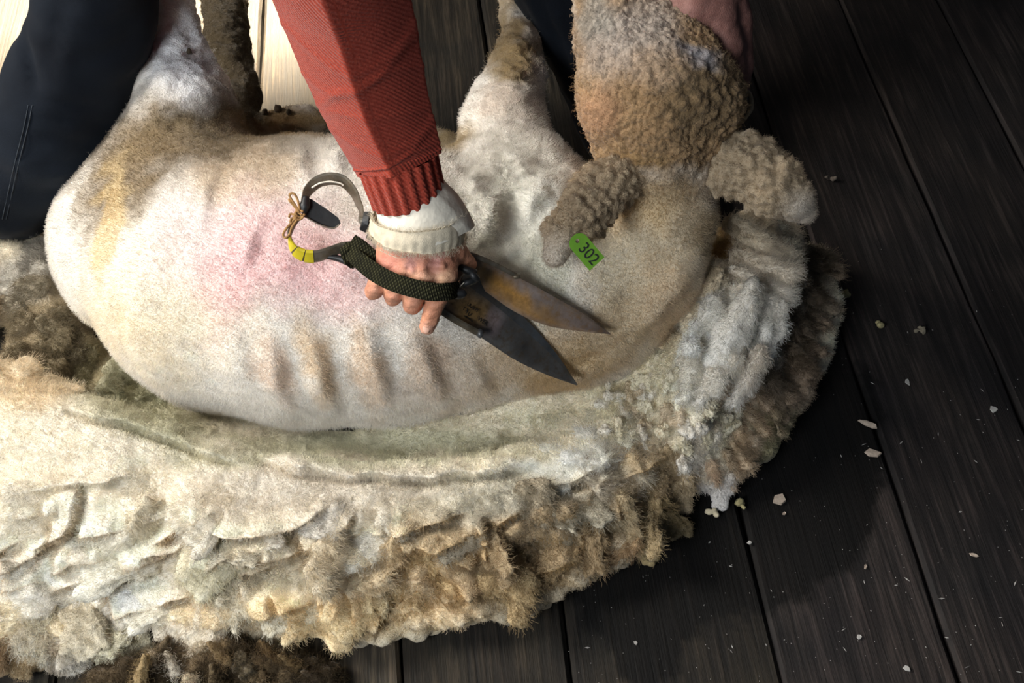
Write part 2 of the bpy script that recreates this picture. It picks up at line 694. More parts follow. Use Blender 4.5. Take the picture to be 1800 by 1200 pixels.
def mat_wood():
    m, nt, b = new_mat('weathered_boards')
    g = N_(nt, 'ShaderNodeNewGeometry')
    pos = g.outputs['Position']
    rot = N_(nt, 'ShaderNodeMapping')
    rot.inputs['Rotation'].default_value = (0, 0, -PLANK_ANG)
    nt.links.new(pos, rot.inputs[0])
    vec = rot.outputs[0]
    info = N_(nt, 'ShaderNodeObjectInfo')
    add = N_(nt, 'ShaderNodeVectorMath', operation='ADD')
    mul = N_(nt, 'ShaderNodeVectorMath', operation='SCALE')
    nt.links.new(info.outputs['Random'], mul.inputs['Scale'])
    mul.inputs[0].default_value = (3, 17, 9)
    nt.links.new(vec, add.inputs[0])
    nt.links.new(mul.outputs[0], add.inputs[1])
    vec = add.outputs[0]
    grain = noise_tex(nt, 1.0, 6, 0.65, vec=vec, stretch=(160, 7, 60))
    broad = noise_tex(nt, 1.0, 4, 0.6, vec=vec, stretch=(14, 4, 10))
    grime = noise_tex(nt, 7.0, 5, 0.65, vec=pos)
    c1 = ramp(nt, grain, [(0.32, (0.010, 0.0095, 0.009)), (0.52, (0.027, 0.024, 0.020)), (0.72, (0.082, 0.070, 0.057))])
    c2 = ramp(nt, broad, [(0.3, (0.55, 0.52, 0.55)), (0.7, (1.2, 1.12, 1.0))])
    c = mix_col(nt, 1.0, c1, c2, 'MULTIPLY')
    c3 = ramp(nt, grime, [(0.35, (0.45, 0.50, 0.55)), (0.65, (1.05, 1.0, 0.95))])
    c = mix_col(nt, 0.8, c, c3, 'MULTIPLY')
    # wet, greasy stain with its own ragged outline
    wn = noise_tex(nt, 9.0, 5, 0.7, vec=pos)
    total = None
    for (cx, cy, rx, ry) in STAINS:
        mp = N_(nt, 'ShaderNodeMapping', vector_type='TEXTURE')
        mp.inputs['Location'].default_value = (cx, cy, 0)
        mp.inputs['Scale'].default_value = (rx, ry, 1)
        nt.links.new(pos, mp.inputs[0])
        ln = N_(nt, 'ShaderNodeVectorMath', operation='LENGTH')
        nt.links.new(mp.outputs[0], ln.inputs[0])
        if total is None:
            total = ln.outputs['Value']
        else:
            mn = N_(nt, 'ShaderNodeMath', operation='MINIMUM')
            nt.links.new(total, mn.inputs[0])
            nt.links.new(ln.outputs['Value'], mn.inputs[1])
            total = mn.outputs[0]
    ma = N_(nt, 'ShaderNodeMath', operation='MULTIPLY_ADD')
    nt.links.new(wn, ma.inputs[0])
    ma.inputs[1].default_value = 1.1
    nt.links.new(total, ma.inputs[2])
    wet = ramp(nt, ma.outputs[0], [(0.0, (1, 1, 1)), (0.72, (1, 1, 1)), (0.80, (0, 0, 0))])
    # ramps clip at 1, so scale the distance
    sc = N_(nt, 'ShaderNodeMath', operation='MULTIPLY')
    sc.inputs[1].default_value = 0.5
    nt.links.new(ma.outputs[0], sc.inputs[0])
    nt.links.new(sc.outputs[0], wet.node.inputs[0])
    c = mix_col(nt, wet, c, mix_col(nt, 1.0, c, (0.10, 0.09, 0.08), 'MULTIPLY'))
    c = mix_col(nt, 1.0, c, info.outputs['Color'], 'MULTIPLY')
    nt.links.new(c, b.inputs['Base Color'])
    r = N_(nt, 'ShaderNodeMapRange')
    r.inputs['To Min'].default_value = 0.55
    r.inputs['To Max'].default_value = 0.85
    nt.links.new(grain, r.inputs[0])
    nt.links.new(r.outputs[0], b.inputs['Roughness'])
    b.inputs['Specular IOR Level'].default_value = 0.25
    bump(nt, b, grain, 0.55, 0.004)
    return m


# ================================================================== the setting
PLANK_ANG = math.radians(5.88)
STAINS = []
for (sx, sy, rx, ry) in [(1230, 930, 0.085, 0.075), (1130, 1000, 0.055, 0.06), (1350, 900, 0.07, 0.07), (1130, 1080, 0.03, 0.05),
                         (1440, 740, 0.05, 0.07), (1390, 830, 0.06, 0.06)]:
    q = P(sx, sy, 0)
    STAINS.append((q[0], q[1], rx * 1.9, ry * 1.9))
M_WOOD = mat_wood()
M_GAP = mat_plain('dark_gap', (0.012, 0.010, 0.009), 0.95, bstr=0)
M_WALL = mat_plain('rough_wall_boards', (0.10, 0.085, 0.07), 0.9, nscale=3, stretch=(6, 6, 0.6), bscale=30)

floor = mesh_py('floor', [(-3.2, -2.6, -0.06), (3.2, -2.6, -0.06), (3.2, 2.6, -0.06), (-3.2, 2.6, -0.06),
                          (-3.2, -2.6, -0.045), (3.2, -2.6, -0.045), (3.2, 2.6, -0.045), (-3.2, 2.6, -0.045)],
                [(0, 1, 2, 3), (4, 5, 6, 7), (0, 1, 5, 4), (1, 2, 6, 5), (2, 3, 7, 6), (3, 0, 4, 7)], M_GAP)
tag(floor, 'dark weathered plank floor of the shed', None, None, 'structure')
seams = [-1.88, -1.665, -1.45, -1.24, -1.03, -0.82, -0.605, -0.39, -0.185, 0.022, 0.276, 0.492, 0.703, 0.89, 1.10, 1.31, 1.53, 1.74]
ca, sa = math.cos(PLANK_ANG), math.sin(PLANK_ANG)
prng = random.Random(11)
for i in range(len(seams) - 1):
    u0, u1 = seams[i] + 0.0018, seams[i + 1] - 0.0018
    # split some boards by a butt joint far from the middle
    ends = [-2.3, 2.3]
    V, Fc = [], []
    nw, nl = 6, 46
    wob = [prng.uniform(-.0018, .0018) for _ in range(nl + 1)]
    wob2 = [prng.uniform(-.0018, .0018) for _ in range(nl + 1)]
    dz = prng.uniform(-0.0035, 0.0)
    for j in range(nl + 1):
        w = ends[0] + (ends[1] - ends[0]) * j / nl
        a, b = u0 + wob[j], u1 + wob2[j]
        prof = [(a, -0.04), (a, -0.006), (a + 0.005, -0.0005), (a + (b - a) * .35, 0.0), (a + (b - a) * .65, 0.0), (b - 0.005, -0.0005), (b, -0.006), (b, -0.04)]
        for (u, z) in prof:
            V.append((u * ca - w * sa, u * sa + w * ca, z + dz))
    m = 8
    for j in range(nl):
        for k in range(m - 1):
            Fc.append((j * m + k, j * m + k + 1, (j + 1) * m + k + 1, (j + 1) * m + k))
    Fc.append(tuple(range(m)))
    Fc.append(tuple(nl * m + k for k in range(m)))
    pk = mesh_py('plank', V, Fc, M_WOOD, floor)
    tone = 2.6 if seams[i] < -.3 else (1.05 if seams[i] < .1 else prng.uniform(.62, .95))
    pk.color = (tone, tone * .97, tone * (.88 if seams[i] < .1 else 1.15), 1)   # boards further left are worn paler


def wall(name, pieces, label):
    V, Fc = [], []
    for (x0, x1, y0, y1, z0, z1) in pieces:
        k = len(V)
        V += [(x, y, z) for x in (x0, x1) for y in (y0, y1) for z in (z0, z1)]
        Fc += [tuple(k + q for q in f) for f in ((0, 1, 3, 2), (4, 5, 7, 6), (0, 1, 5, 4), (2, 3, 7, 6), (0, 2, 6, 4), (1, 3, 7, 5))]
    o = mesh_py(name, V, Fc, M_WALL)
    tag(o, label, None, None, 'structure')
    return o


SUN_GAP_R, SUN_GAP_TOP = -0.45, 1.12  # unseen wall, raised and opened so as to confine the sun patch
wall('sun_gap_wall', [(-3.2, -1.9, 2.2, 2.3, -0.05, 6.0), (-1.9, SUN_GAP_R, 2.2, 2.3, SUN_GAP_TOP, 6.0), (SUN_GAP_R, 3.2, 2.2, 2.3, -0.05, 6.0)],
     'unseen timber back wall, its opening shaped to trim the sunlight')


# ================================================================== sheep
M_WOOL = mat_wool()
M_FIBRE = mat_fibre()
sheep = empty('sheep', tuple(P(560, 480, 0.0)))
tag(sheep, 'half-shorn white sheep lying on its side with its head held up', 'sheep')

f = Field((-0.82, -0.32, 0.0), (0.62, 0.78, 0.66), 0.0062)
# barrel
f.pchain([(262, 452, .150, 152), (400, 486, .170, 232), (540, 496, .175, 250), (690, 497, .175, 246), (830, 490, .165, 222), (930, 490, .155, 195)], 0.05)
f.pchain([(220, 400, .16, 108), (330, 350, .20, 130)], 0.06)
# shoulder, brisket, neck
f.pchain([(930, 420, .20, 150), (985, 500, .17, 165), (1040, 535, .13, 120)], 0.05)
f.pchain([(1045, 525, .15, 138), (1122, 465, .20, 112), (1158, 375, .28, 98), (1160, 290, .34, 92)], 0.035)
# near hind leg
f.pchain([(300, 330, .21, 120), (325, 200, .27, 92), (305, 110, .30, 62), (308, 40, .33, 40), (300, -40, .38, 26), (295, -120, .42, 24), (300, -150, .43, 27)], 0.05)
# far hind leg
FAR_LEG = [(400, 250, .14, 50), (415, 170, .12, 40), (398, 80, .11, 40), (394, -20, .09, 38), (390, -130, .07, 28), (388, -210, .05, 26)]
f.pchain(FAR_LEG, 0.03)
# fore leg
f.pchain([(900, 300, .24, 95), (885, 215, .25, 74), (905, 130, .24, 50), (918, 50, .22, 34), (896, -25, .20, 22), (880, -120, .16, 20), (870, -160, .15, 25)], 0.04)
# belly lumps along the top outline
for (bx, by, bz, br) in [(470, 222, .13, 26), (500, 212, .13, 24), (535, 208, .13, 26), (560, 214, .14, 22), (765, 250, .13, 28), (792, 250, .14, 22)]:
    f.pchain([(bx, by, bz, br)], 0.015)
# head: cranium, cheeks, muzzle (pointing away, towards the shearer's hand)
f.pchain([(1155, 235, .385, 112), (1165, 170, .41, 132), (1135, 115, .43, 108), (1082, 40, .46, 72), (1062, -30, .49, 60), (1050, -90, .51, 52)], 0.03)
f.pchain([(1075, 190, .415, 62), (1060, 120, .43, 52)], 0.02)
f.pchain([(1262, 195, .40, 46), (1240, 150, .41, 50)], 0.02)
f.cut_floor(0.003)
V, F = f.mesh(3)
Nn = normals(V, F)
u, v = pix(V)


def coat_masks(V):
    u, v = pix(V)
    hd = np.clip((372 - v) / 100, 0, 1) * np.clip((u - 985) / 30, 0, 1) * np.clip((V[:, 2] - .25) / .08, 0, 1)
    lg = np.clip((200 - v) / 60, 0, 1) * (1 - hd)
    st = np.exp(-(((u - 330) / 190) ** 2 + ((v - 235) / 60) ** 2)) + np.exp(-(((u - 500) / 70) ** 2 + ((v - 205) / 22) ** 2)) + np.exp(-(((u - 775) / 40) ** 2 + ((v - 245) / 25) ** 2))
    return u, v, hd, lg, st, np.clip(hd + .9 * lg + .55 * st, 0, 1)


V, F = subdivide(V, F, np.ones(len(F), bool))
V = laplace(V, F)
Nn = normals(V, F)
u, v, is_head, leg_w, stain_top, curl_m = coat_masks(V)
# shear marks: soft comb ridges running down the flank
wave = np.zeros(len(V))
for (x0, y0, x1, y1, wd, am) in [(470, 590, 520, 745, 17, 6), (545, 590, 600, 750, 20, 9), (640, 560, 690, 740, 22, 7), (725, 580, 790, 735, 20, 6),
                                 (820, 610, 870, 720, 18, 5), (400, 560, 440, 690, 20, 3), (380, 260, 350, 420, 16, 3), (455, 380, 430, 480, 14, 3.5),
                                 (520, 250, 545, 330, 18, 4), (590, 240, 600, 320, 16, 4), (880, 330, 850, 430, 20, 6), (955, 300, 925, 400, 18, 6),
                                 (830, 300, 850, 360, 16, 5), (1000, 340, 960, 420, 18, 5), (1250, 420, 1120, 590, 16, 7), (1225, 520, 1060, 600, 12, 4), (1000, 655, 1090, 640, 12, 4)]:
    dx, dy = x1 - x0, y1 - y0
    L = math.hypot(dx, dy)
    t = ((u - x0) * dx + (v - y0) * dy) / L / L
    off = ((u - x0) * dy - (v - y0) * dx) / L + 9 * fbm(V * 28, 2, 4)
    m = np.clip(1 - np.abs(t - .5) * 1.75, 0, 1)
    s = off / wd
    wave += am * .0020 * m * np.where(s < 0, np.exp(-s * s * .35), np.exp(-s * s * 3.0) - .35 * np.exp(-(s - 1.4) ** 2))
body_m = (1 - is_head) * (1 - leg_w)
facing = np.clip(Nn @ -FW, 0, 1)
V = V + Nn * (wave * facing)[:, None]
shoulder = np.exp(-(((u - 920) / 150) ** 2 + ((v - 340) / 110) ** 2))
lump = fbm(V * 22, 3, 1) * .0045 + fbm(V * 70, 2, 2) * .0018
V = V + Nn * (lump * (0.6 + 1.7 * shoulder + .9 * leg_w))[:, None]
# tight curls on the head and matted wool on legs and belly edge
hm_ = is_head[F].max(1) > .03
V, F = subdivide(V, F, hm_)
Nn = normals(V, F)
u, v, is_head, leg_w, stain_top, curl_m = coat_masks(V)
f1, f2, cid = worley(V * 150 + (fbm(V * 60, 2, 8) * .8)[:, None], 5)
g1, g2, gid = worley(V * 62, 9)
smooth_cheek = np.exp(-(((u - 1050) / 38) ** 2 + ((v - 195) / 48) ** 2))
big = np.exp(-(((u - 1235) / 75) ** 2 + ((v - 170) / 80) ** 2))
dcurl = (0.45 - f1) * .0058 * (1 - .6 * big) * (.55 + .45 * is_head) + (0.5 - g1) * .012 * big + fbm(V * 28, 4, 12) * .009
V = V + Nn * (dcurl * curl_m * (1 - .85 * smooth_cheek))[:, None]
TAN, CREAM, WHITE = (.40, .285, .155), (.80, .68, .47), (.86, .82, .76)
PINK = (.78, .52, .53)
blobs = [(340, 240, 270, 82, -6, (.20, .145, .078), .95), (220, 320, 130, 62, -55, (.26, .19, .105), .9), (375, 190, 120, 36, -14, (.12, .09, .05), .9), (330, 90, 90, 100, 0, (.72, .73, .76), .9),
         (430, 310, 120, 45, -15, (.56, .42, .27), .6), (520, 205, 110, 28, 0, (.24, .16, .075), .95), (780, 245, 50, 28, 0, (.36, .27, .14), .9),
         (300, 520, 170, 120, 20, (.88, .78, .60), .6), (190, 390, 20, 120, 10, (.85, .66, .36), .55), (240, 600, 120, 60, 35, (.88, .76, .56), .6),
         (480, 440, 140, 110, -10, PINK, .72), (400, 480, 60, 120, 10, PINK, .55), (600, 480, 130, 90, 0, PINK, .6), (320, 430, 80, 80, 0, (.85, .74, .73), .6),
         (560, 640, 34, 80, -15, (.72, .55, .36), .75), (480, 650, 30, 70, -20, (.72, .55, .42), .6), (650, 640, 34, 90, -12, (.70, .53, .37), .7), (760, 640, 45, 80, -20, (.68, .52, .38), .7),
         (850, 640, 60, 70, 0, (.66, .52, .36), .6), (730, 690, 130, 40, 5, (.76, .66, .56), .5),
         (940, 620, 110, 80, 20, (.62, .46, .27), .75), (1050, 600, 90, 60, -20, (.60, .44, .25), .8), (1000, 660, 120, 40, -15, (.55, .39, .2), .7),
         (900, 380, 120, 130, 0, (.84, .85, .79), .8), (860, 470, 80, 50, 0, (.62, .62, .50), .5), (960, 490, 50, 80, 0, (.62, .60, .47), .6),  # the duller green patches paint in the arm's shadow
         (1130, 480, 110, 150, 10, (.78, .63, .42), .85), (1080, 440, 60, 90, 0, (.88, .80, .64), .8), (1170, 440, 40, 70, 10, (.80, .68, .50), .7), (1150, 350, 100, 60, 0, (.62, .45, .24), .8), (1250, 400, 50, 70, 20, (.44, .32, .17), .8),
         (1180, 540, 60, 60, -40, (.70, .55, .38), .8),
         (905, 90, 55, 60, 10, (.34, .24, .11), .95), (885, 170, 50, 40, 0, (.66, .56, .47), .7), (890, 30, 30, 60, 0, (.45, .33, .17), .8), (770, 225, 60, 20, 0, (.4, .3, .15), .6)]
C = paint(V, WHITE, blobs)
hb = [(1165, 200, 200, 140, 0, (.42, .295, .16), 1.0), (1235, 170, 90, 80, 0, (.27, .20, .11), .8), (1050, 195, 40, 55, 0, (.52, .33, .19), .95), (1120, 290, 70, 30, 0, (.38, .26, .12), .8),
      (1110, 60, 110, 70, -30, (.47, .44, .39), .9), (1045, 30, 40, 50, 0, (.38, .39, .35), .7), (1225, 95, 50, 22, 30, (.46, .47, .50), .9), (1150, 120, 60, 40, 0, (.56, .45, .32), .6)]
CH = paint(V, (.42, .30, .165), hb, 13, 12, 40) * .72
hm = np.clip(is_head * 1.15 + .25 * fbm(V * 45, 3, 77) * (is_head > 0) * (is_head < .95), 0, 1)[:, None]
CH = CH * np.array((1.03, .96, .95)) * (1 + .45 * (cid - .5))[:, None]      # every curl has its own tint
C = C * (1 - hm) + CH * hm
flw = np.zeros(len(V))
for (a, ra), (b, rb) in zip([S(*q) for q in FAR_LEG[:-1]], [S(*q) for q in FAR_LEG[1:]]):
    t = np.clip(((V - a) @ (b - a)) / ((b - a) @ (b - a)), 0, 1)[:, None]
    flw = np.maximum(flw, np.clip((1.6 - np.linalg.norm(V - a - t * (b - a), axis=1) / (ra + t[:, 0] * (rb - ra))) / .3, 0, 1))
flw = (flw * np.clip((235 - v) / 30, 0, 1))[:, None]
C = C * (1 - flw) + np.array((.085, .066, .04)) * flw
C *= (1 + .10 * fbm(V * 60, 2, 30))[:, None]
C = np.clip(C, .02, .9)
Nn = normals(V, F)
body = mesh_np('body', V, F, M_WOOL, sheep, C)
SHEEP_V, SHEEP_F = V, F
sheep_bvh = BVHTree.FromPolygons([tuple(p) for p in V], [tuple(map(int, q)) for q in F])


def hit(bvh, px, py):
    d = ray(px, py)
    d = d / np.linalg.norm(d)
    r = bvh.ray_cast(Vector(CAM), Vector(d))
    return None if r[0] is None else (np.array(r[0]), np.array(r[1]))


# short fleece stubble, seen on every shorn part; longer crimped wool on head, legs and belly
wl = np.clip(Nn @ -FW + .45, .0, 1)
r_, n_, c_ = sample_surface(V, F, Nn, np.hstack([C, curl_m[:, None]]), 190000, wl)
cm = c_[:, 3]
c_ = c_[:, :3] * (1 + RNG.normal(size=(len(r_), 1)) * .10)
ln = (.004 + .003 * RNG.random(len(r_))) * (1 - .62 * cm)
fibres('short_wool', r_ - n_ * .001, jitter_dirs(n_, .42, np.array((.12, -.12, -.1))), ln, .0006, .00021, np.clip(c_, .02, .95), M_FIBRE, sheep)
# loose flyaway fibres on the woolly parts
r_, n_, c_ = sample_surface(V, F, Nn, C, 9000, wl * np.clip(curl_m - .1, 0, 1))
fibres('crimped_wool', r_ - n_ * .001, jitter_dirs(n_, .7), .004 + .006 * RNG.random(len(r_)), .0014, .00018, np.clip(c_ * 1.1, .02, .9), M_FIBRE, sheep, npt=6, curl_f=1400)


# ears
def ear(path, cols, tipcol, seed, inner):
    g = Field(np.min([S(*p)[0] for p in path], 0) - .06, np.max([S(*p)[0] for p in path], 0) + .06, .0024)
    g.pchain(path, .012)
    if inner:
        for q in inner:
            g.pchain(q, .006, sub=True)
    V, F = g.mesh(2)
    N = normals(V, F)
    uu, vv = pix(V)
    end = np.array(path[-1][:2], float)
    dist = np.hypot(uu - end[0], vv - end[1])
    tip = np.clip(1 - dist / 62.0, 0, 1)
    tip = tip * tip * (3 - 2 * tip)
    a1, a2, ai = worley(V * 95, seed)
    V = V + N * (((.5 - a1) * .011 + fbm(V * 40, 3, seed) * .007) * (1 - .85 * np.clip(tip * 1.6, 0, 1)))[:, None]
    N = normals(V, F)
    C = np.array(cols) * (1 + .18 * fbm(V * 45, 3, seed + 3))[:, None]
    C = C * (1 - tip[:, None]) + np.array(tipcol) * tip[:, None]
    C = np.clip(C, .02, .9)
    o = mesh_np('ear', V, F, M_WOOL, sheep, C)
    ww = np.clip(N @ -FW + .5, 0, 1)
    r, n, c = sample_surface(V, F, N, C, 12000, ww)
    axis = np.array(S(*path[-1])[0]) - np.array(S(*path[0])[0])
    axis /= np.linalg.norm(axis)
    h = fibres('ear_wool', r - n * .001, jitter_dirs(n * .55, .35, axis * .45), .0025 + .0035 * RNG.random(len(r)), .0008, .00015, np.clip(c * 1.05, .02, .9), M_FIBRE, sheep, npt=5)
    return o


ear([(1105, 305, .37, 44), (1055, 335, .37, 48), (1022, 378, .365, 46), (990, 410, .355, 36), (976, 448, .345, 22)], (.41, .315, .21), (.62, .54, .45), 21,
    [[(982, 420, .375, 9), (978, 452, .362, 11)]])
ear([(1250, 285, .36, 50), (1310, 292, .365, 58), (1358, 325, .36, 54), (1392, 350, .35, 38), (1413, 372, .335, 21)], (.44, .345, .235), (.58, .52, .45), 33, None)

# cloven hooves
M_HOOF = mat_plain('hoof_horn', (.05, .04, .03), .5, nscale=40)
for (hx, hy, hz) in ((302, -172, .44), (387, -235, .04), (866, -182, .15)):
    c0 = P(hx, hy, hz)
    g = Field(c0 - .06, c0 + .06, .003)
    for sx_ in (-1, 1):
        g.chain([(c0 + np.array([sx_ * .010, -.012, 0]), .014), (c0 + np.array([sx_ * .014, .022, -.004]), .009)], .003)
    hv, hf = g.mesh(1)
    mesh_np('hoof', hv, hf, M_HOOF, sheep)

# right eye, half hidden at the side of the head
M_EYE = mat_plain('eye_dark', (.02, .014, .01), .15, bstr=0)
M_LID = mat_plain('eyelid', (.34, .25, .15), .6)
ec, er = S(1300, 178, .365, 17)


def blob_mesh(name, c, r3, rot, mat, parent, sub=3, noise=0.0, seed=1):
    bm = bmesh.new()
    bmesh.ops.create_icosphere(bm, subdivisions=sub, radius=1.0)
    V = np.array([v.co[:] for v in bm.verts])
    F = [tuple(x.index for x in q.verts) for q in bm.faces]
    bm.free()
    if noise:
        V = V * (1 + noise * fbm(V * 2.2, 3, seed))[:, None]
    V = V * np.array(r3)
    V = V @ np.array(rot).T + c
    return mesh_py(name, V, F, mat, parent, smooth=True)


eye = blob_mesh('eye', ec, (er, er * .9, er * 1.15), np.eye(3), M_EYE, sheep)
tube('eyelid', [P(1296, 152, .368), P(1316, 164, .362), P(1320, 190, .355), P(1308, 212, .352)], .0035, M_LID, sheep, n=16, taper=(.5, 1, 1, .4))
# little burr and dung clods caught in the wool
M_DAG = mat_plain('dung_clod', (.05, .035, .02), .9, nscale=200)
for (bx, by, rr, dzz) in [(332, 88, 5, .0), (466, 196, 7, 0), (489, 190, 8, 0), (508, 194, 6, 0)]:
    h = hit(sheep_bvh, bx, by + 4)
    if h:
        blob_mesh('dung_clod', h[0] + h[1] * .002, (rr * .0007, rr * .0007, rr * .0011), np.eye(3), M_DAG, sheep, 2, .5, bx)

# ear tag with its number
M_TAG = mat_plain('green_plastic', (.13, .30, .025), .45, namp=.12, bstr=.08)
M_INK = mat_plain('black_ink', (.012, .014, .012), .6, bstr=0)
ta, tb = P(1010, 418, .395), P(1046, 460, .372)
ax = (tb - ta) / np.linalg.norm(tb - ta)
nrm = -FW - ax * (-FW @ ax)
nrm /= np.linalg.norm(nrm)
sd = np.cross(nrm, ax)
tw, tl = .0112, np.linalg.norm(tb - ta) + .006
pts = [(tl, -tw), (tl, tw)] + [(tw * (1 - math.cos(t)) * .9, tw * math.sin(t)) for t in np.linspace(math.pi / 2, -math.pi / 2, 15)]
hole = [(.0075 + .0024 * math.cos(t), .0024 * math.sin(t)) for t in np.linspace(0, 2 * math.pi, 12, endpoint=False)]


def plate_hole(name, outer, inner, origin, ex, ey, ez, th, mat, parent):
    bm = bmesh.new()
    vo = [bm.verts.new(origin + ex * a + ey * b) for a, b in outer]
    vi = [bm.verts.new(origin + ex * a + ey * b) for a, b in inner]
    e = [bm.edges.new((L[i], L[(i + 1) % len(L)])) for L in (vo, vi) for i in range(len(L))]
    bmesh.ops.triangle_fill(bm, use_beauty=True, edges=e)
    r = bmesh.ops.extrude_face_region(bm, geom=list(bm.faces))
    for q in r['geom']:
        if isinstance(q, bmesh.types.BMVert):
            q.co += Vector(ez * th)
    bmesh.ops.recalc_face_normals(bm, faces=bm.faces)
    V = [np.array(q.co) for q in bm.verts]
    bm.verts.index_update()
    F = [tuple(q.index for q in x.verts) for x in bm.faces]
    bm.free()
    return mesh_py(name, V, F, mat, parent)


tagp = plate_hole('ear_tag', pts, hole, ta - ax * .003, ax, sd, nrm, .0016, M_TAG, sheep)
tag(tagp, 'green plastic ear tag numbered 302')


def text_mesh(name, body_, size, origin, ex, ey, ez, mat, parent, depth_=.0003, xs=1.0):
    cu = bpy.data.curves.new(name, 'FONT')
    cu.body = body_
    cu.size = size
    cu.align_x = 'CENTER'
    cu.align_y = 'CENTER'
    cu.extrude = depth_
    cu.resolution_u = 4
    to = bpy.data.objects.new(name, cu)
    COL.objects.link(to)
    dg = bpy.context.evaluated_depsgraph_get()
    dg.update()
    me = bpy.data.meshes.new_from_object(to.evaluated_get(dg))
    bpy.data.objects.remove(to)
    V = [origin + ex * q.co.x * xs + ey * q.co.y + ez * q.co.z for q in me.vertices]
    F = [tuple(q.vertices) for q in me.polygons]
    bpy.data.meshes.remove(me)
    return mesh_py(name, V, F, mat, parent)


# the digits are read along the tag's length, tops towards the upper right
num = text_mesh('number', '302', .0190, ta + ax * (tl * .57) + nrm * .0018, ax, sd, nrm, M_INK, sheep, xs=.92)
num.parent = tagp
num.location = (0, 0, 0)


# ================================================================== fleece
fleece = empty('fleece', tuple(P(700, 900, 0.0)))
tag(fleece, 'thick cream fleece peeled back and heaped on the floor below the sheep', 'fleece')
f = Field((-0.86, -0.52, 0.0), (0.60, 0.34, 0.26), 0.0048)
K = 0.012
rolls = [
    # outer rim lying on the boards
    [(-170, 1010, .030, 70), (40, 1010, .030, 66), (160, 1025, .028, 52), (320, 1045, .028, 58), (500, 1058, .030, 60), (640, 1064, .030, 62), (780, 1048, .030, 58), (930, 1015, .030, 55), (1060, 958, .030, 50), (1130, 905, .03, 46)],
    # hanging tier of locks
    [(-170, 930, .070, 70), (80, 935, .070, 66), (300, 955, .068, 66), (470, 968, .066, 62), (640, 975, .062, 64), (800, 960, .058, 62), (960, 910, .055, 62), (1090, 840, .05, 56), (1190, 800, .045, 46)],
    [(-170, 860, .100, 66), (80, 870, .100, 62), (260, 890, .098, 58), (430, 900, .095, 56), (600, 905, .090, 56), (760, 898, .082, 56), (900, 870, .074, 56), (1040, 815, .066, 50), (1110, 775, .058, 44)],
    # plush inner face
    [(-170, 780, .105, 80), (60, 790, .112, 78), (220, 815, .112, 70), (360, 845, .106, 60), (520, 858, .108, 50), (700, 856, .102, 46), (860, 842, .092, 42), (1000, 808, .080, 36), (1085, 768, .070, 32)],
    [(-170, 690, .130, 66), (-20, 700, .150, 56), (110, 728, .156, 46), (240, 770, .148, 42), (370, 815, .132, 38), (460, 838, .116, 34)],
    [(-170, 660, .09, 50), (0, 668, .108, 40), (90, 682, .108, 30)],
    # trough between fleece and sheep
    [(150, 690, .020, 70), (280, 735, .020, 62), (430, 785, .025, 52), (620, 805, .032, 48), (800, 800, .036, 48), (930, 770, .036, 46), (1030, 730, .04, 46), (1110, 690, .045, 50)],
    [(330, 740, .04, 26), (440, 772, .04, 24), (590, 786, .045, 24), (760, 776, .05, 26), (860, 760, .05, 30), (960, 725, .05, 36), (1050, 690, .055, 40)],
    [(860, 800, .05, 26), (960, 780, .055, 26), (1050, 745, .055, 28)],
    [(700, 762, .055, 26), (800, 752, .06, 26), (880, 735, .065, 28), (950, 705, .07, 30)],
    # collar: right hand mass
    [(1070, 720, .055, 56), (1150, 690, .065, 70), (1215, 640, .08, 74), (1265, 560, .10, 70), (1305, 480, .12, 62), (1335, 420, .13, 46)],
    [(1150, 770, .05, 58), (1230, 740, .055, 62), (1300, 670, .065, 62), (1350, 590, .075, 56), (1375, 510, .085, 48), (1385, 450, .095, 36)],
    # outer dark fringe
    [(1240, 810, .03, 50), (1310, 760, .032, 50), (1370, 690, .035, 52), (1410, 610, .04, 50), (1430, 530, .045, 42), (1425, 460, .05, 32)],
    [(1330, 770, .010, 34), (1375, 715, .010, 28)],
    # rump side, dark heap under the shearer's knee
    [(-170, 480, .06, 90), (-30, 490, .06, 84), (60, 500, .06, 66), (95, 570, .055, 66), (60, 640, .055, 60), (140, 640, .045, 56)],
    [(190, 660, .045, 42), (250, 690, .035, 40)],
    [(100, 430, .05, 26), (60, 440, .07, 34)],
    # grubby skirt at the bottom left
    [(-170, 1120, .012, 74), (0, 1120, .014, 66), (110, 1120, .014, 52), (190, 1130, .010, 44)],
]
for r in rolls:
    f.pchain(r, K)
# long columns of clean wool in the collar
cols = [[(1262, 470, .185, 20), (1250, 540, .170, 22), (1222, 610, .155, 22), (1190, 680, .135, 20)],
        [(1300, 520, .180, 22), (1282, 600, .162, 24), (1252, 670, .145, 24), (1212, 725, .130, 22)],
        [(1350, 520, .160, 24), (1332, 590, .145, 26), (1300, 655, .135, 22), (1280, 700, .120, 18)],
        [(1310, 430, .190, 26), (1350, 445, .180, 28), (1392, 440, .170, 20)],
        [(1300, 470, .180, 22), (1345, 490, .168, 24), (1385, 500, .150, 20)]]
for r in cols:
    f.pchain(r, .006)
f.cut_floor(0.002)
V, F = f.mesh(2)
V, F = subdivide(V, F, np.ones(len(F), bool))
V = laplace(V, F)
N = normals(V, F)
u, v = pix(V)
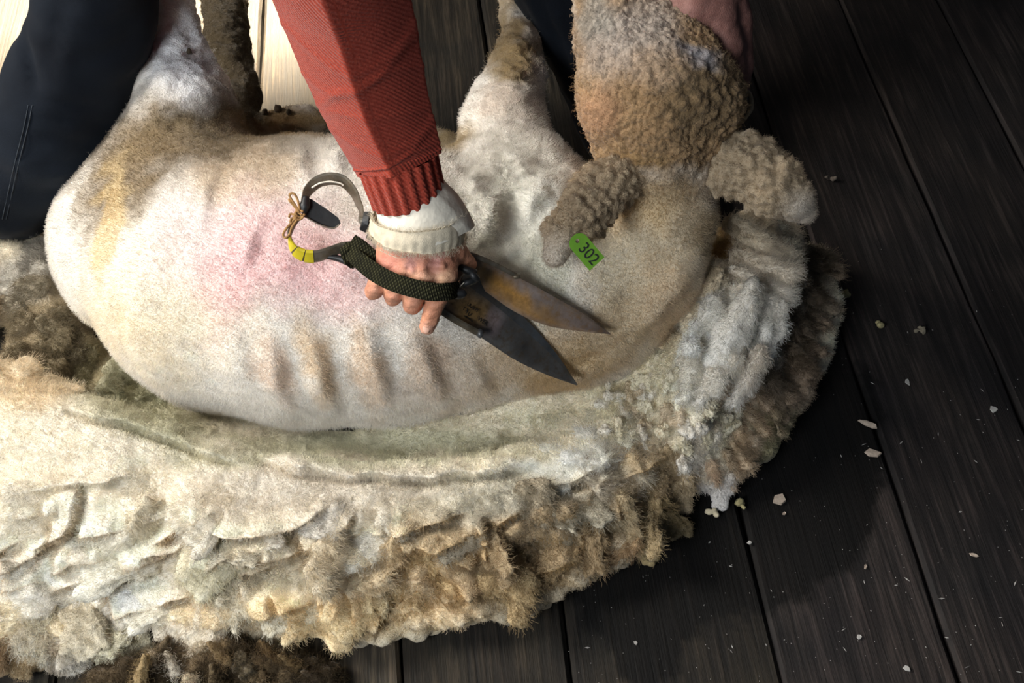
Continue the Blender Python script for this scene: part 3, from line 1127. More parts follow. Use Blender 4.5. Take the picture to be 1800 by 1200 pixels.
# where the outer (locky) face starts: below this line in the picture
ridge_v = np.interp(u, [-200, 0, 200, 400, 600, 800, 1000, 1100, 1180], [880, 880, 880, 885, 875, 865, 830, 790, 730])
outer = np.clip((v - ridge_v) / 40, 0, 1) * np.clip((1250 - u) / 40, 0, 1)
collar = np.clip((u - 1060) / 60, 0, 1) * np.clip((830 - v) / 40, 0, 1)
leftheap = np.clip((170 - u) / 40, 0, 1) * np.clip((665 - v) / 20, 0, 1)
fringe_line = np.interp(v, [400, 500, 600, 700, 800, 860], [1405, 1395, 1375, 1320, 1250, 1215])
fringe = np.clip((u - fringe_line) / 25, 0, 1) * np.clip((900 - v) / 40, 0, 1)
trough_line = np.interp(u, [100, 250, 400, 560, 800, 960, 1080], [690, 745, 800, 826, 815, 800, 770])
trough = np.clip((trough_line - v) / 14, 0, 1) * (1 - collar) * (1 - leftheap) * np.clip((u - 110) / 40, 0, 1)
w1, w2, wid = worley(V * np.array((30, 30, 44)), 41)
x1, x2, xid = worley(V * 85, 47)
lump = fbm(V * 16, 3, 61) * .010
sheet = fbm(V * np.array((7, 26, 30)), 3, 67) * .009
col_r = fbm(V * np.array((38, 14, 14)), 3, 71) * .008
disp = lump + (.48 - w1) * (.012 + .012 * np.clip((u - 380) / 300, 0, 1)) * np.clip(outer + .7 * leftheap + .25 * collar, 0, 1) + sheet * (1 - outer) * (1 - collar) * .8
disp += (.45 - x1) * .0065 * np.clip(.35 * outer + .9 * collar + .5 * leftheap + .3 * trough, 0, 1) + (col_r * fringe)
disp += fbm(V * 150, 3, 77) * .0020
V = V + N * disp[:, None]
# overlapping layers: along each parting the upper layer stands proud and the lower one tucks under it
PART = [([(-20, 985), (60, 968), (130, 945), (210, 932), (310, 905)], 10, 24), ([(90, 1045), (130, 1030), (190, 1005), (270, 988), (310, 972)], 9, 22),
        ([(320, 918), (390, 928), (470, 930), (530, 918), (600, 885)], 11, 26), ([(380, 985), (440, 985), (540, 965), (590, 940), (625, 900)], 8, 22),
        ([(430, 1010), (520, 1000), (600, 1005)], 6, 16), ([(660, 1125), (666, 1080), (690, 1010), (740, 975)], 6, 20), ([(690, 960), (770, 975), (850, 995)], 8, 20),
        ([(640, 935), (700, 935), (760, 915), (830, 895)], 8, 20), ([(-40, 925), (30, 908), (110, 893)], 7, 14), ([(-30, 870), (80, 862), (190, 845), (260, 842)], 5, 9),
        ([(440, 800), (560, 830), (700, 838), (840, 832), (960, 812)], 7, 12), ([(940, 865), (1030, 838), (1095, 795)], 9, 18), ([(180, 1085), (280, 1062), (380, 1050)], 6, 15),
        ([(1105, 838), (1150, 815), (1190, 790)], 8, 18), ([(850, 1050), (930, 1020), (1010, 985)], 6, 14), ([(1010, 940), (1080, 900), (1140, 850)], 7, 16),
        ([(1235, 650), (1258, 605), (1272, 555)], 5, 18), ([(1285, 705), (1322, 650), (1348, 595)], 6, 20), ([(1310, 462), (1370, 482)], 5, 16), ([(1300, 505), (1375, 535)], 4, 12), ([(1195, 765), (1250, 718), (1295, 700)], 6, 18),
        ([(100, 722), (200, 742), (330, 782), (430, 818)], 5, 9), ([(230, 1090), (330, 1090), (420, 1098)], 5, 12), ([(760, 1000), (800, 1030), (830, 1060)], 5, 16), ([(555, 1050), (560, 1090), (575, 1125)], 4, 16), ([(470, 1040), (500, 1080), (505, 1110)], 4, 12)]
pr = random.Random(17)
for k in range(34):
    cx, cy = pr.uniform(-40, 1120), pr.uniform(890, 1080)
    if cy > np.interp(cx, [0, 600, 900, 1120], [1080, 1110, 1050, 930]):
        cy -= 120
    ang = math.radians(pr.uniform(-28, -6) if pr.random() < (.75 if cx < 600 else .35) else pr.uniform(50, 110))
    L = pr.uniform(35, 85)
    bend = pr.uniform(-14, 14)
    PART.append(([(cx - L * math.cos(ang), cy - L * math.sin(ang)), (cx + bend * math.sin(ang), cy - bend * math.cos(ang)), (cx + L * math.cos(ang), cy + L * math.sin(ang))], pr.uniform(3, 6), pr.uniform(9, 17)))
off = np.zeros(len(V))
crack = np.zeros(len(V))
uw = u + 9 * fbm(V * 30, 2, 201)
vw = v + 9 * fbm(V * 30 + 5, 2, 203)
for (line, a_, b_) in PART:
    q = catmull(line, 14)
    bb = (uw > q[:, 0].min() - 70) & (uw < q[:, 0].max() + 70) & (vw > q[:, 1].min() - 70) & (vw < q[:, 1].max() + 70)
    I = np.where(bb)[0]
    if not len(I):
        continue
    best = np.full(len(I), 1e9)
    sg = np.zeros(len(I))
    tt = np.zeros(len(I))
    for k in range(13):
        p0, p1 = q[k], q[k + 1]
        d = p1 - p0
        L2 = d @ d
        t = np.clip(((uw[I] - p0[0]) * d[0] + (vw[I] - p0[1]) * d[1]) / L2, 0, 1)
        ex, ey = uw[I] - p0[0] - t * d[0], vw[I] - p0[1] - t * d[1]
        dd = np.hypot(ex, ey)
        nb = dd < best
        best = np.where(nb, dd, best)
        sg = np.where(nb, np.sign(d[0] * ey - d[1] * ex), sg)
        tt = np.where(nb, (k + t) / 13, tt)
    taper = np.clip(np.minimum(tt, 1 - tt) * 5, 0, 1)
    below = sg * (1 if q[-1, 0] >= q[0, 0] else -1) > 0
    dsp = np.where(below, -1.45 * b_ * np.exp(-(best / 13) ** 2), 1.2 * a_ * np.exp(-(best / 26) ** 2)) * np.clip(best / 2.5, .15, 1)
    off[I] += dsp * .001 * taper
    crack[I] = np.maximum(crack[I], np.where(below, np.exp(-(best / 15) ** 2), np.exp(-(best / 5) ** 2)) * taper * min(1, b_ / 14))
off = np.clip(off, -.042, .020)
V = V + N * off[:, None]
V[:, 1] -= np.clip(off, 0, 1) * .5
V[:, 2] = np.maximum(V[:, 2], .0015)
N = normals(V, F)
u, v = pix(V)
blobs = [(250, 800, 500, 130, 5, (.82, .77, .68), .7), (560, 860, 300, 60, 0, (.66, .62, .56), .7), (640, 785, 330, 34, 0, (.52, .53, .40), .75), (250, 720, 140, 60, 20, (.40, .40, .28), .85),  # greenish patches paint in the shade of the trough under the body
         (150, 960, 380, 90, 5, (.88, .85, .77), .8), (120, 1040, 240, 60, 0, (.86, .85, .80), .8), (470, 1000, 160, 60, 0, (.76, .71, .58), .6), (600, 1090, 300, 46, 0, (.74, .58, .34), .75),
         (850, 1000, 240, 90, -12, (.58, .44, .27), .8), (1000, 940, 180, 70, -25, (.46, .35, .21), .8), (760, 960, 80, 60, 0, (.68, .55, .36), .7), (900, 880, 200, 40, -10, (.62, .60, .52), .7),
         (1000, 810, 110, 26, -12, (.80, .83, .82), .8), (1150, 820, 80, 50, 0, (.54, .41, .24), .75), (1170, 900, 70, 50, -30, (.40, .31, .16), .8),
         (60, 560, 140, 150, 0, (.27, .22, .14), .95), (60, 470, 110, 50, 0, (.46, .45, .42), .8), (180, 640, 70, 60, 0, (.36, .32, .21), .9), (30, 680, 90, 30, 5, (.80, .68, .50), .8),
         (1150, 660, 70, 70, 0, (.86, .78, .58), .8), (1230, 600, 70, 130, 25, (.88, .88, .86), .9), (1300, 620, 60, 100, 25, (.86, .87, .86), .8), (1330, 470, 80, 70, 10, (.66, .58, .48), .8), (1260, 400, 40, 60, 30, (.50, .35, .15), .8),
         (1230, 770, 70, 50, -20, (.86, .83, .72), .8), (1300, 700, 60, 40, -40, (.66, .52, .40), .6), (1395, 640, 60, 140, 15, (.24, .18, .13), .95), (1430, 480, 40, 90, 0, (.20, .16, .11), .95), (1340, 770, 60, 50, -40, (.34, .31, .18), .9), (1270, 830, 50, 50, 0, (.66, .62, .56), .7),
         (1080, 690, 70, 40, -20, (.80, .76, .60), .7), (60, 1130, 160, 60, 0, (.70, .62, .46), .8), (150, 1170, 120, 40, 0, (.34, .27, .16), .8), (0, 1190, 80, 40, 0, (.18, .12, .07), .8)]
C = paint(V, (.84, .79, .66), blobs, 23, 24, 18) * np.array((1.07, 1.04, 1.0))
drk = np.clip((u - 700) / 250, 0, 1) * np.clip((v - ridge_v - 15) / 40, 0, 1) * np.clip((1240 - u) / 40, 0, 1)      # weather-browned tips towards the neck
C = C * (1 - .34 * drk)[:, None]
# each staple of the outer face has its own tint
tint = (wid - .45)[:, None] * np.clip(outer + leftheap, 0, 1)[:, None]
C = C * (1 + .22 * tint) * (1 + .10 * fbm(V * 45, 3, 83))[:, None]
# lanolin yellow where the fibre sides, not the cut ends, are turned to us
side = np.clip(1 - np.abs(N[:, 2]) * 1.3, 0, 1) * np.clip(fbm(V * 14, 2, 91) + .45, 0, 1) * outer
C = C * (1 - .55 * side[:, None]) + np.array((.60, .40, .16)) * (.55 * side[:, None])
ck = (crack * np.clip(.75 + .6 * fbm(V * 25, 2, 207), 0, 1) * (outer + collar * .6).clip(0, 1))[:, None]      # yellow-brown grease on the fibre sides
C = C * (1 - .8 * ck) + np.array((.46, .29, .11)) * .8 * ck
C = np.clip(C, .02, .9)
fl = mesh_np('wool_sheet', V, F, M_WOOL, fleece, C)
fl['label'] = 'cream matted wool sheet'
FV, FF, FN, FC = V, F, N, C
fleece_bvh = BVHTree.FromPolygons([tuple(p) for p in V], [tuple(map(int, q)) for q in F])

from mathutils.kdtree import KDTree
fl_kd = KDTree(len(FV))
for _i in range(0, len(FV)):
    fl_kd.insert(FV[_i], _i)
fl_kd.balance()

# ------------------------------------------------------------------ separate locks lying on the fleece
FIB = [[], [], [], []]          # root, dir, length, colour of lock fibres
LOCKS = []


def lock_data(seed, kind):
    """a staple: root end at -Y, tip at +Y, unit length 1; returns V,F"""
    g = Field((-.75, -.75, -.5), (.75, .75, .5), .052)
    rr = random.Random(seed)
    if kind == 'plate':
        for k in range(5):
            x = -.26 + .13 * k
            g.chain([(np.array([x * .6, -.45, -.05]), .17), (np.array([x, .05, .03]), .21), (np.array([x * 1.25, .40 + rr.uniform(-.32, .1), -.02]), rr.uniform(.09, .17))], .07)
    elif kind == 'stick':
        g.chain([(np.array([0, -.5, 0]), .13), (np.array([rr.uniform(-.06, .06), 0, .03]), .17), (np.array([rr.uniform(-.1, .1), .5, 0]), .11)], .05)
    else:
        for k in range(6):
            g.chain([(np.array([rr.uniform(-.28, .28), rr.uniform(-.3, .3), rr.uniform(-.1, .08)]), rr.uniform(.17, .27))], .10)
    V, F = g.mesh(1)
    N = normals(V, F)
    a1, a2, _ = worley(V * 4.5 + seed * 3.1, seed)
    V = V + N * ((.45 - a1) * .12 + fbm(V * np.array((9, 2.4, 9)) + seed, 3, seed) * .11 + fbm(V * 3 + seed, 2, seed + 1) * .12)[:, None]
    return V, F


LOCK_KINDS = {k: [lock_data(100 + 10 * j + i, k) for i in range(5)] for j, k in enumerate(('plate', 'stick', 'knob'))}


def place_lock(px, py, size, deg, kind, colr, variant, lift=.0, bvh=None, parent=None, flat=.6, name='wool_lock', nf=420, flen=.5):
    h = hit(bvh or fleece_bvh, px, py)
    if h is None:
        return None
    p, n = h
    n = n + np.array([0, -.2, .6])
    n /= np.linalg.norm(n)
    a = math.radians(deg)            # picture direction of the tip: 0 = right, 90 = down
    d = math.cos(a) * RT - math.sin(a) * UP
    d = d - n * (d @ n)
    d /= np.linalg.norm(d)
    x = np.cross(d, n)
    V0, F0 = LOCK_KINDS[kind][variant % 5]
    s = size * depth(p) / FPX
    B = np.stack([x, d, n], 1)
    V = (V0 * np.array([s, s, s * flat])) @ B.T + p + n * (s * lift)
    V[:, 2] = np.maximum(V[:, 2], .002)
    N = normals(V, F0)
    t = np.clip(V0[:, 1] + .5, 0, 1)[:, None]
    amber = np.array((.58, .40, .18))
    base = np.array(colr)
    if parent is None:
        if px > 780 and px < 1230 and py > 850:
            base = base * .72
        base = base * .72 + FC[fl_kd.find(p)[1]] * .28
    C = base * (.85 + .15 * t) * (1 - .18 * (1 - t)) + amber * (.18 * (1 - t)) * base.mean() / .6
    C = C * (1 + .12 * fbm(V * 70, 3, int(px)))[:, None]
    C = np.clip(C, .02, .9)
    o = mesh_np(name, V, F0, M_WOOL, parent or fleece, C)
    r, nn, cc = sample_surface(V, F0, N, C, nf, np.clip(N @ -FW + .4, 0, 1))
    FIB[0].append(r - nn * .001)
    FIB[1].append(jitter_dirs(nn * .7, .30, d * .5))
    FIB[2].append((.006 + .007 * RNG.random(nf)) * flen * 2)
    FIB[3].append(np.clip(cc * (1 + RNG.normal(size=(nf, 1)) * .19), .02, .95))
    LOCKS.append(o)
    return o


lr = random.Random(5)
lock_list = [
    # left and middle of the outer face: big flat plates
    (60, 905, 120, 150, 'plate', (.84, .80, .70)), (190, 890, 130, 140, 'plate', (.80, .77, .68)), (60, 1010, 130, 160, 'plate', (.86, .85, .82)), (200, 970, 110, 150, 'plate', (.84, .82, .74)),
    (170, 1060, 120, 150, 'plate', (.88, .87, .84)), (270, 1035, 110, 130, 'plate', (.82, .79, .70)), (300, 950, 110, 60, 'plate', (.74, .72, .60)), (365, 985, 120, 80, 'plate', (.70, .66, .52)),
    (350, 900, 90, 110, 'plate', (.78, .74, .66)), (450, 895, 90, 90, 'plate', (.70, .66, .58)), (560, 880, 100, 80, 'plate', (.66, .64, .60)), (430, 950, 80, 20, 'plate', (.60, .58, .50)), (500, 945, 80, -10, 'plate', (.60, .57, .48)),
    (330, 1080, 110, 100, 'plate', (.82, .79, .72)), (430, 1040, 110, 80, 'plate', (.74, .70, .58)), (520, 1020, 120, 75, 'plate', (.72, .68, .55)), (545, 1068, 110, 85, 'plate', (.76, .64, .42)), (620, 1062, 110, 88, 'plate', (.78, .68, .46)),
    (440, 1100, 90, 95, 'plate', (.78, .70, .55)), (585, 985, 90, 40, 'knob', (.72, .64, .50)), (645, 1000, 90, 30, 'knob', (.66, .55, .38)), (655, 920, 100, 140, 'plate', (.72, .72, .68)), (710, 890, 100, 70, 'plate', (.70, .68, .62)),
    (730, 975, 90, 60, 'knob', (.68, .57, .40)), (770, 1020, 110, 75, 'plate', (.70, .56, .35)), (720, 1048, 110, 90, 'plate', (.72, .56, .32)), (760, 1052, 80, 70, 'plate', (.62, .46, .25)), (800, 930, 100, 80, 'plate', (.66, .62, .52)),
    (870, 890, 90, 70, 'plate', (.66, .66, .60)), (845, 970, 80, 60, 'plate', (.56, .45, .30)), (900, 960, 100, 80, 'plate', (.54, .42, .27)), (890, 1012, 100, 85, 'plate', (.58, .44, .24)), (960, 972, 100, 80, 'plate', (.50, .37, .21)),
    (940, 910, 90, 60, 'plate', (.56, .52, .42)), (1000, 880, 90, 65, 'plate', (.58, .55, .45)), (1010, 950, 100, 70, 'plate', (.48, .36, .22)), (1060, 900, 90, 60, 'plate', (.50, .42, .28)), (1075, 945, 90, 75, 'plate', (.50, .34, .20)),
    (1110, 920, 90, 70, 'plate', (.44, .35, .20)), (1075, 840, 80, 50, 'plate', (.64, .60, .52)), (1130, 870, 80, 70, 'knob', (.52, .40, .25)), (1180, 850, 80, 80, 'plate', (.54, .44, .30)), (1210, 890, 70, 80, 'plate', (.50, .42, .30)),
    (1170, 930, 70, 60, 'plate', (.42, .32, .17)), (1130, 800, 70, 60, 'knob', (.70, .66, .56)), (1210, 800, 60, 100, 'knob', (.70, .68, .66)), (1250, 840, 80, 90, 'plate', (.74, .72, .72)), (1290, 820, 70, 85, 'plate', (.60, .52, .44)),
    # torn wool in the join between collar and fleece
    (990, 720, 70, 120, 'plate', (.70, .68, .56)), (1030, 690, 60, 100, 'plate', (.78, .76, .64)), (1060, 730, 60, 130, 'plate', (.80, .79, .70)), (950, 745, 70, 140, 'plate', (.66, .66, .55)), (1090, 690, 50, 90, 'knob', (.76, .70, .52)),
    (900, 765, 70, 160, 'plate', (.66, .66, .54)), (840, 790, 70, 170, 'plate', (.62, .62, .48)), (1100, 745, 60, 110, 'plate', (.78, .77, .68)), (1050, 780, 80, 165, 'plate', (.82, .84, .84)), (970, 815, 90, 165, 'plate', (.80, .83, .82)),
    # left heap: dirty wool, with its shade also put into the colour
    (40, 445, 70, 200, 'knob', (0.26, 0.26, 0.25)), (95, 470, 60, 90, 'knob', (0.24, 0.22, 0.18)), (40, 520, 70, 90, 'knob', (0.25, 0.22, 0.16)), (50, 575, 60, 100, 'knob', (0.26, 0.22, 0.15)), (95, 560, 60, 80, 'knob', (0.22, 0.19, 0.13)),
    (10, 560, 60, 110, 'knob', (0.30, 0.24, 0.17)), (30, 630, 60, 40, 'knob', (0.24, 0.20, 0.13)), (90, 620, 70, 60, 'knob', (0.20, 0.17, 0.11)), (130, 600, 60, 80, 'stick', (0.19, 0.17, 0.12)), (150, 650, 70, 100, 'stick', (0.20, 0.19, 0.12)), (0, 600, 50, 90, 'knob', (0.29, 0.24, 0.18)),
    (215, 665, 80, 30, 'knob', (.46, .48, .36)), (265, 700, 60, 20, 'knob', (.44, .46, .34)), (330, 745, 60, 30, 'plate', (.62, .60, .46)), (20, 672, 110, 10, 'plate', (.78, .66, .48)), (80, 690, 70, 0, 'plate', (.76, .66, .50)),
]
for i, (px, py, sz, deg, kind, cc) in enumerate(lock_list):
    place_lock(px, py, sz * 1.2, deg + lr.uniform(-10, 10), kind, cc, i, lift=-.15 if kind == 'plate' else -.06, flat=.46 if kind == 'plate' else .62, nf=int(500 + sz * 9), flen=.55)
# knobbly fresh-cut staple ends in the collar
for i in range(95):
    t = lr.random()
    px = 1085 + 215 * t + lr.uniform(-34, 34)
    py = 700 + lr.uniform(-80, 80) - 40 * t + (60 if t > .5 else 0)
    if px > 1195 and py < 705:
        continue
    white = lr.random()
    cc = (.84, .80, .64) if white < .45 else ((.86, .85, .82) if white < .8 else (.62, .50, .36))
    place_lock(px, py, lr.uniform(22, 44), lr.uniform(60, 150), lr.choice(['knob', 'stick', 'knob']), cc, i, lift=.12, flat=.85, nf=130, flen=.3)
# long clean columns of the collar
for (px, py, sz, deg, cc) in [(1243, 560, 150, 106, (.90, .88, .83)), (1290, 590, 165, 112, (.90, .89, .85)), (1344, 565, 140, 108, (.86, .85, .82)), (1212, 650, 130, 112, (.90, .87, .78)), (1262, 665, 130, 125, (.90, .89, .84)), (1312, 660, 110, 118, (.84, .82, .78)),
                              (1175, 640, 90, 115, (.88, .80, .62)), (1330, 425, 110, 30, (.66, .58, .46)), (1350, 470, 110, 28, (.72, .66, .57)), (1340, 505, 110, 30, (.78, .74, .68))]:
    place_lock(px, py, sz, deg, 'stick', cc, int(px), lift=.05, flat=.85, nf=1500, flen=.45)
# rows of staples on the brown outer fringe
for i in range(40):
    t = i / 39.0
    py = 440 + 400 * t + lr.uniform(-12, 12)
    px = float(np.interp(py, [400, 500, 600, 700, 800, 860], [1420, 1425, 1410, 1360, 1290, 1240])) + lr.uniform(-34, 26)
    dk = lr.uniform(.12, .26) if px > 1345 else lr.uniform(.38, .66)
    place_lock(px, py, lr.uniform(46, 76), 20 + 50 * t + lr.uniform(-15, 15), 'stick', (dk, dk * .74, dk * .52), i, lift=.06, flat=.7, nf=300, flen=.5)
# crusted locks under the ear
for (px, py, sz, deg, cc) in [(1335, 400, 70, 50, (.60, .50, .36)), (1385, 415, 60, 60, (.56, .46, .34)), (1330, 445, 70, 20, (.68, .62, .52)), (1375, 455, 60, 30, (.62, .56, .46)), (1290, 380, 60, 70, (.46, .31, .13)), (1275, 430, 60, 80, (.58, .40, .18)),
                              (1300, 495, 70, 30, (.72, .68, .62)), (1355, 520, 70, 40, (.74, .70, .66)), (1340, 560, 60, 100, (.78, .77, .75)), (1245, 500, 60, 100, (.74, .62, .44)), (1180, 600, 60, 120, (.70, .55, .34)), (1215, 560, 50, 100, (.80, .70, .52))]:
    place_lock(px, py, sz, deg, 'plate', cc, int(px), lift=.1, flat=.45, nf=420, flen=.5)
# skirt locks at the bottom left
for (px, py, sz, deg, cc) in [(15, 1075, 80, 100, (.80, .74, .58)), (70, 1080, 60, 95, (.82, .80, .70)), (45, 1120, 60, 90, (.84, .83, .76)), (80, 1140, 44, 92, (.82, .82, .76)), (30, 1165, 60, 90, (.52, .40, .24)), (105, 1165, 60, 75, (.60, .56, .50)), (5, 1150, 50, 100, (.34, .22, .12)),
                              (140, 1110, 100, 55, (.56, .54, .46)), (125, 1150, 70, 60, (.62, .62, .60)), (195, 1110, 90, 100, (.80, .80, .66)), (215, 1145, 90, 150, (.84, .83, .66)), (240, 1180, 90, 70, (.52, .40, .20)), (290, 1160, 80, 65, (.40, .33, .20)), (160, 1180, 70, 100, (.26, .20, .11)), (60, 1190, 60, 90, (.24, .17, .09))]:
    place_lock(px, py, sz, deg, 'plate' if sz > 55 else 'stick', cc, int(px + py), lift=-.06, flat=.5, nf=700, flen=.6)

w_ = np.clip(FN @ -FW + .4, 0, 1) * np.clip((FV[:, 2] - .012) / .03, .08, 1)
r_, n_, c_ = sample_surface(FV, FF, FN, FC, 170000, w_)
c_ = c_ * (1 + RNG.normal(size=(len(r_), 1)) * .19)
roots = np.vstack([r_ - n_ * .001] + FIB[0])
dirs = np.vstack([jitter_dirs(n_, .40, np.array((0, -.12, 0)))] + FIB[1])
lens = np.concatenate([.0045 + .0045 * RNG.random(len(r_))] + FIB[2])
lens = lens * np.clip(.12 + roots[:, 2] / .06, .12, 1)
colr = np.vstack([np.clip(c_, .02, .92)] + FIB[3])
fibres('wool_pile', roots, dirs, lens, .0011, .00022, colr, M_FIBRE, fleece)


# ================================================================== dirty belly wool in front of the fleece
dag = empty('dirty_wool_pile', tuple(P(380, 1180, 0)))
tag(dag, 'matted brown dirty wool lying on the floor at the lower left edge', 'wool pile')
f = Field(P(150, 1290, 0) - np.array([.05, .05, 0]), P(640, 1090, 0) + np.array([.05, .05, .07]), .0045)
f.pchain([(200, 1210, .004, 46), (300, 1180, .010, 48), (400, 1170, .012, 46), (500, 1180, .008, 44), (570, 1200, .004, 36)], .012)
f.pchain([(180, 1280, .004, 60), (330, 1260, .006, 60), (480, 1250, .006, 52)], .012)
f.cut_floor(.002)
V, F = f.mesh(1)
N = normals(V, F)
a1, a2, ai = worley(V * 48, 61)
V = V + N * (fbm(V * 30, 3, 63) * .010 + (.5 - a1) * .016)[:, None]
V[:, 2] = np.maximum(V[:, 2], .0015)
C = np.array((.085, .062, .036)) * (1 + .9 * (ai - .5))[:, None] + np.clip(fbm(V * 40, 2, 65) - .2, 0, 1)[:, None] * np.array((.30, .22, .13))
C = np.clip(C, .01, .8)
mesh_np('matted_wool', V, F, M_WOOL, dag, C)
N = normals(V, F)
dag_bvh = BVHTree.FromPolygons([tuple(p) for p in V], [tuple(map(int, q)) for q in F])
FIB = [[], [], [], []]
for (px, py, sz, deg, kind, cc) in [(345, 1145, 34, 90, 'knob', (.84, .78, .66)), (313, 1130, 34, 80, 'knob', (.50, .34, .20)), (305, 1170, 44, 60, 'stick', (.66, .62, .54)), (336, 1190, 28, 70, 'knob', (.80, .70, .54)),
                                    (280, 1150, 50, 110, 'stick', (.22, .17, .11)), (390, 1150, 50, 40, 'stick', (.24, .17, .09)), (430, 1175, 50, 20, 'knob', (.10, .08, .05)), (470, 1150, 44, 60, 'stick', (.18, .12, .06)), (510, 1165, 40, 30, 'stick', (.20, .14, .07)),
                                    (380, 1195, 50, 80, 'stick', (.16, .12, .07)), (255, 1185, 60, 100, 'stick', (.40, .30, .16)), (550, 1190, 40, 20, 'stick', (.10, .075, .05)), (450, 1200, 40, 70, 'knob', (.30, .22, .13)), (265, 1160, 26, 60, 'knob', (.60, .52, .40))]:
    place_lock(px, py, sz, deg, kind, cc, int(px), lift=.15, flat=.8, bvh=dag_bvh, parent=dag, nf=160, flen=.5)
r_, n_, c_ = sample_surface(V, F, N, C, 9000, np.clip(N @ -FW + .4, 0, 1))
fibres('dirty_fibres', np.vstack([r_] + FIB[0]), np.vstack([jitter_dirs(n_, .8)] + FIB[1]), np.concatenate([.006 + .012 * RNG.random(len(r_))] + FIB[2]), .003, .0002,
       np.vstack([np.clip(c_ * (1 + RNG.normal(size=(len(r_), 1)) * .3), .01, .8)] + FIB[3]), M_FIBRE, dag, npt=6, curl_f=700)


# ================================================================== shearer
def Q(px, py, d):
    return CAM + ray(px, py) * d


def SQ(px, py, d, rpx):
    return Q(px, py, d), rpx * d / FPX


def qchain(fld, pts, k=.02, sub=False):
    fld.chain([SQ(*p) for p in pts], k, sub)


person = empty('person', (0.0, 0.6, 0.0))
tag(person, 'person in red sweater and dark trousers bending over the sheep, shears in hand', 'person')


def mat_denim():
    m, nt, b = new_mat('dark_denim')
    n1 = noise_tex(nt, 6, 4)
    n2 = noise_tex(nt, 900, 2, stretch=(1, 3, 1))
    c = ramp(nt, n1, [(0.3, (.0035, .005, .0085)), (0.7, (.008, .012, .019))])
    c = mix_col(nt, .5, c, ramp(nt, n2, [(.35, (.5, .5, .5)), (.7, (1.6, 1.6, 1.6))]), 'MULTIPLY')
    nt.links.new(c, b.inputs['Base Color'])
    b.inputs['Roughness'].default_value = .9
    b.inputs['Specular IOR Level'].default_value = .12
    b.inputs['Sheen Weight'].default_value = .05
    bump(nt, b, n2, .4, .0008)
    return m


def mat_knit():
    m, nt, b = new_mat('red_knit')
    uv = N_(nt, 'ShaderNodeUVMap')
    mp = N_(nt, 'ShaderNodeMapping')
    mp.inputs['Scale'].default_value = (120, 330, 1)
    nt.links.new(uv.outputs[0], mp.inputs[0])
    # stocking stitch: little slanted loops
    w = N_(nt, 'ShaderNodeTexWave', wave_type='BANDS', bands_direction='DIAGONAL')
    w.inputs['Scale'].default_value = .32
    w.inputs['Distortion'].default_value = 1.0
    nt.links.new(mp.outputs[0], w.inputs[0])
    n = noise_tex(nt, 420, 4)
    c = ramp(nt, n, [(.3, (.24, .030, .017)), (.55, (.36, .056, .034)), (.8, (.47, .115, .07))])
    c = mix_col(nt, .35, c, ramp(nt, w.outputs['Fac'], [(0, (.75, .75, .75)), (1, (1.1, 1.1, 1.1))]), 'MULTIPLY')
    nt.links.new(c, b.inputs['Base Color'])
    b.inputs['Roughness'].default_value = 1.0
    b.inputs['Specular IOR Level'].default_value = .05
    b.inputs['Sheen Weight'].default_value = .12
    ad = N_(nt, 'ShaderNodeMath', operation='ADD')
    nt.links.new(w.outputs['Fac'], ad.inputs[0])
    nt.links.new(n, ad.inputs[1])
    bump(nt, b, ad.outputs[0], .5, .0016)
    return m


def mat_skin():
    m, nt, b = new_mat('weathered_skin')
    n = noise_tex(nt, 130, 5)
    n2 = noise_tex(nt, 600, 3)
    c = mix_col(nt, 1.0, vcol(nt), ramp(nt, n, [(.3, (.80, .72, .70)), (.7, (1.12, 1.10, 1.08))]), 'MULTIPLY')
    nt.links.new(c, b.inputs['Base Color'])
    b.inputs['Roughness'].default_value = .55
    b.inputs['Specular IOR Level'].default_value = .35
    b.inputs['Subsurface Weight'].default_value = .05
    b.inputs['Subsurface Radius'].default_value = (.006, .002, .001)
    b.inputs['Subsurface Scale'].default_value = .5
    vo = N_(nt, 'ShaderNodeTexVoronoi', feature='DISTANCE_TO_EDGE')
    vo.inputs['Scale'].default_value = 330
    tc = N_(nt, 'ShaderNodeTexCoord')
    nt.links.new(tc.outputs['Object'], vo.inputs['Vector'])
    ad = N_(nt, 'ShaderNodeMath', operation='ADD')
    nt.links.new(n2, ad.inputs[0])
    nt.links.new(vo.outputs['Distance'], ad.inputs[1])
    bump(nt, b, ad.outputs[0], .5, .0010)
    return m


M_DENIM, M_KNIT, M_SKIN = mat_denim(), mat_knit(), mat_skin()
M_SHIRT = mat_plain('white_cotton', (.78, .73, .62), 1.0, nscale=40, namp=.12, bscale=45, bstr=.5, bdist=.004, spec=0.0)
M_FRAY = mat_plain('frayed_cotton', (.66, .58, .44), .95, nscale=90, namp=.2, bscale=700, bstr=.5, bdist=.001, spec=.05)
M_STITCH = mat_plain('stitching', (.022, .03, .04), .9, bstr=0)

# ---- trousers: both legs and the seat in one piece
f = Field((-1.1, 0.0, 0.0), (0.45, 0.95, 1.1), .0095)
HIPL, HIPR = np.array([-.13, .66, .84]), np.array([.12, .68, .84])
L1 = [SQ(15, 325, 1.55, 96), SQ(90, 235, 1.50, 112), SQ(150, 60, 1.43, 102), SQ(198, -150, 1.34, 116), (HIPL, .115)]
f.chain(L1, .02)
f.chain([SQ(10, 330, 1.57, 92), SQ(-70, 235, 1.62, 92), SQ(-190, 120, 1.70, 76), SQ(-300, 20, 1.78, 62)], .012)
L2 = [SQ(1128, 270, 1.76, 80), SQ(1060, 120, 1.70, 86), SQ(985, -40, 1.63, 92), SQ(960, -140, 1.58, 100), (HIPR, .11)]
f.chain(L2, .02)
f.ell(np.array([0, .74, .86]), (.20, .15, .15), None, .08)
V, F = f.mesh(2)
N = normals(V, F)
u, v = pix(V)
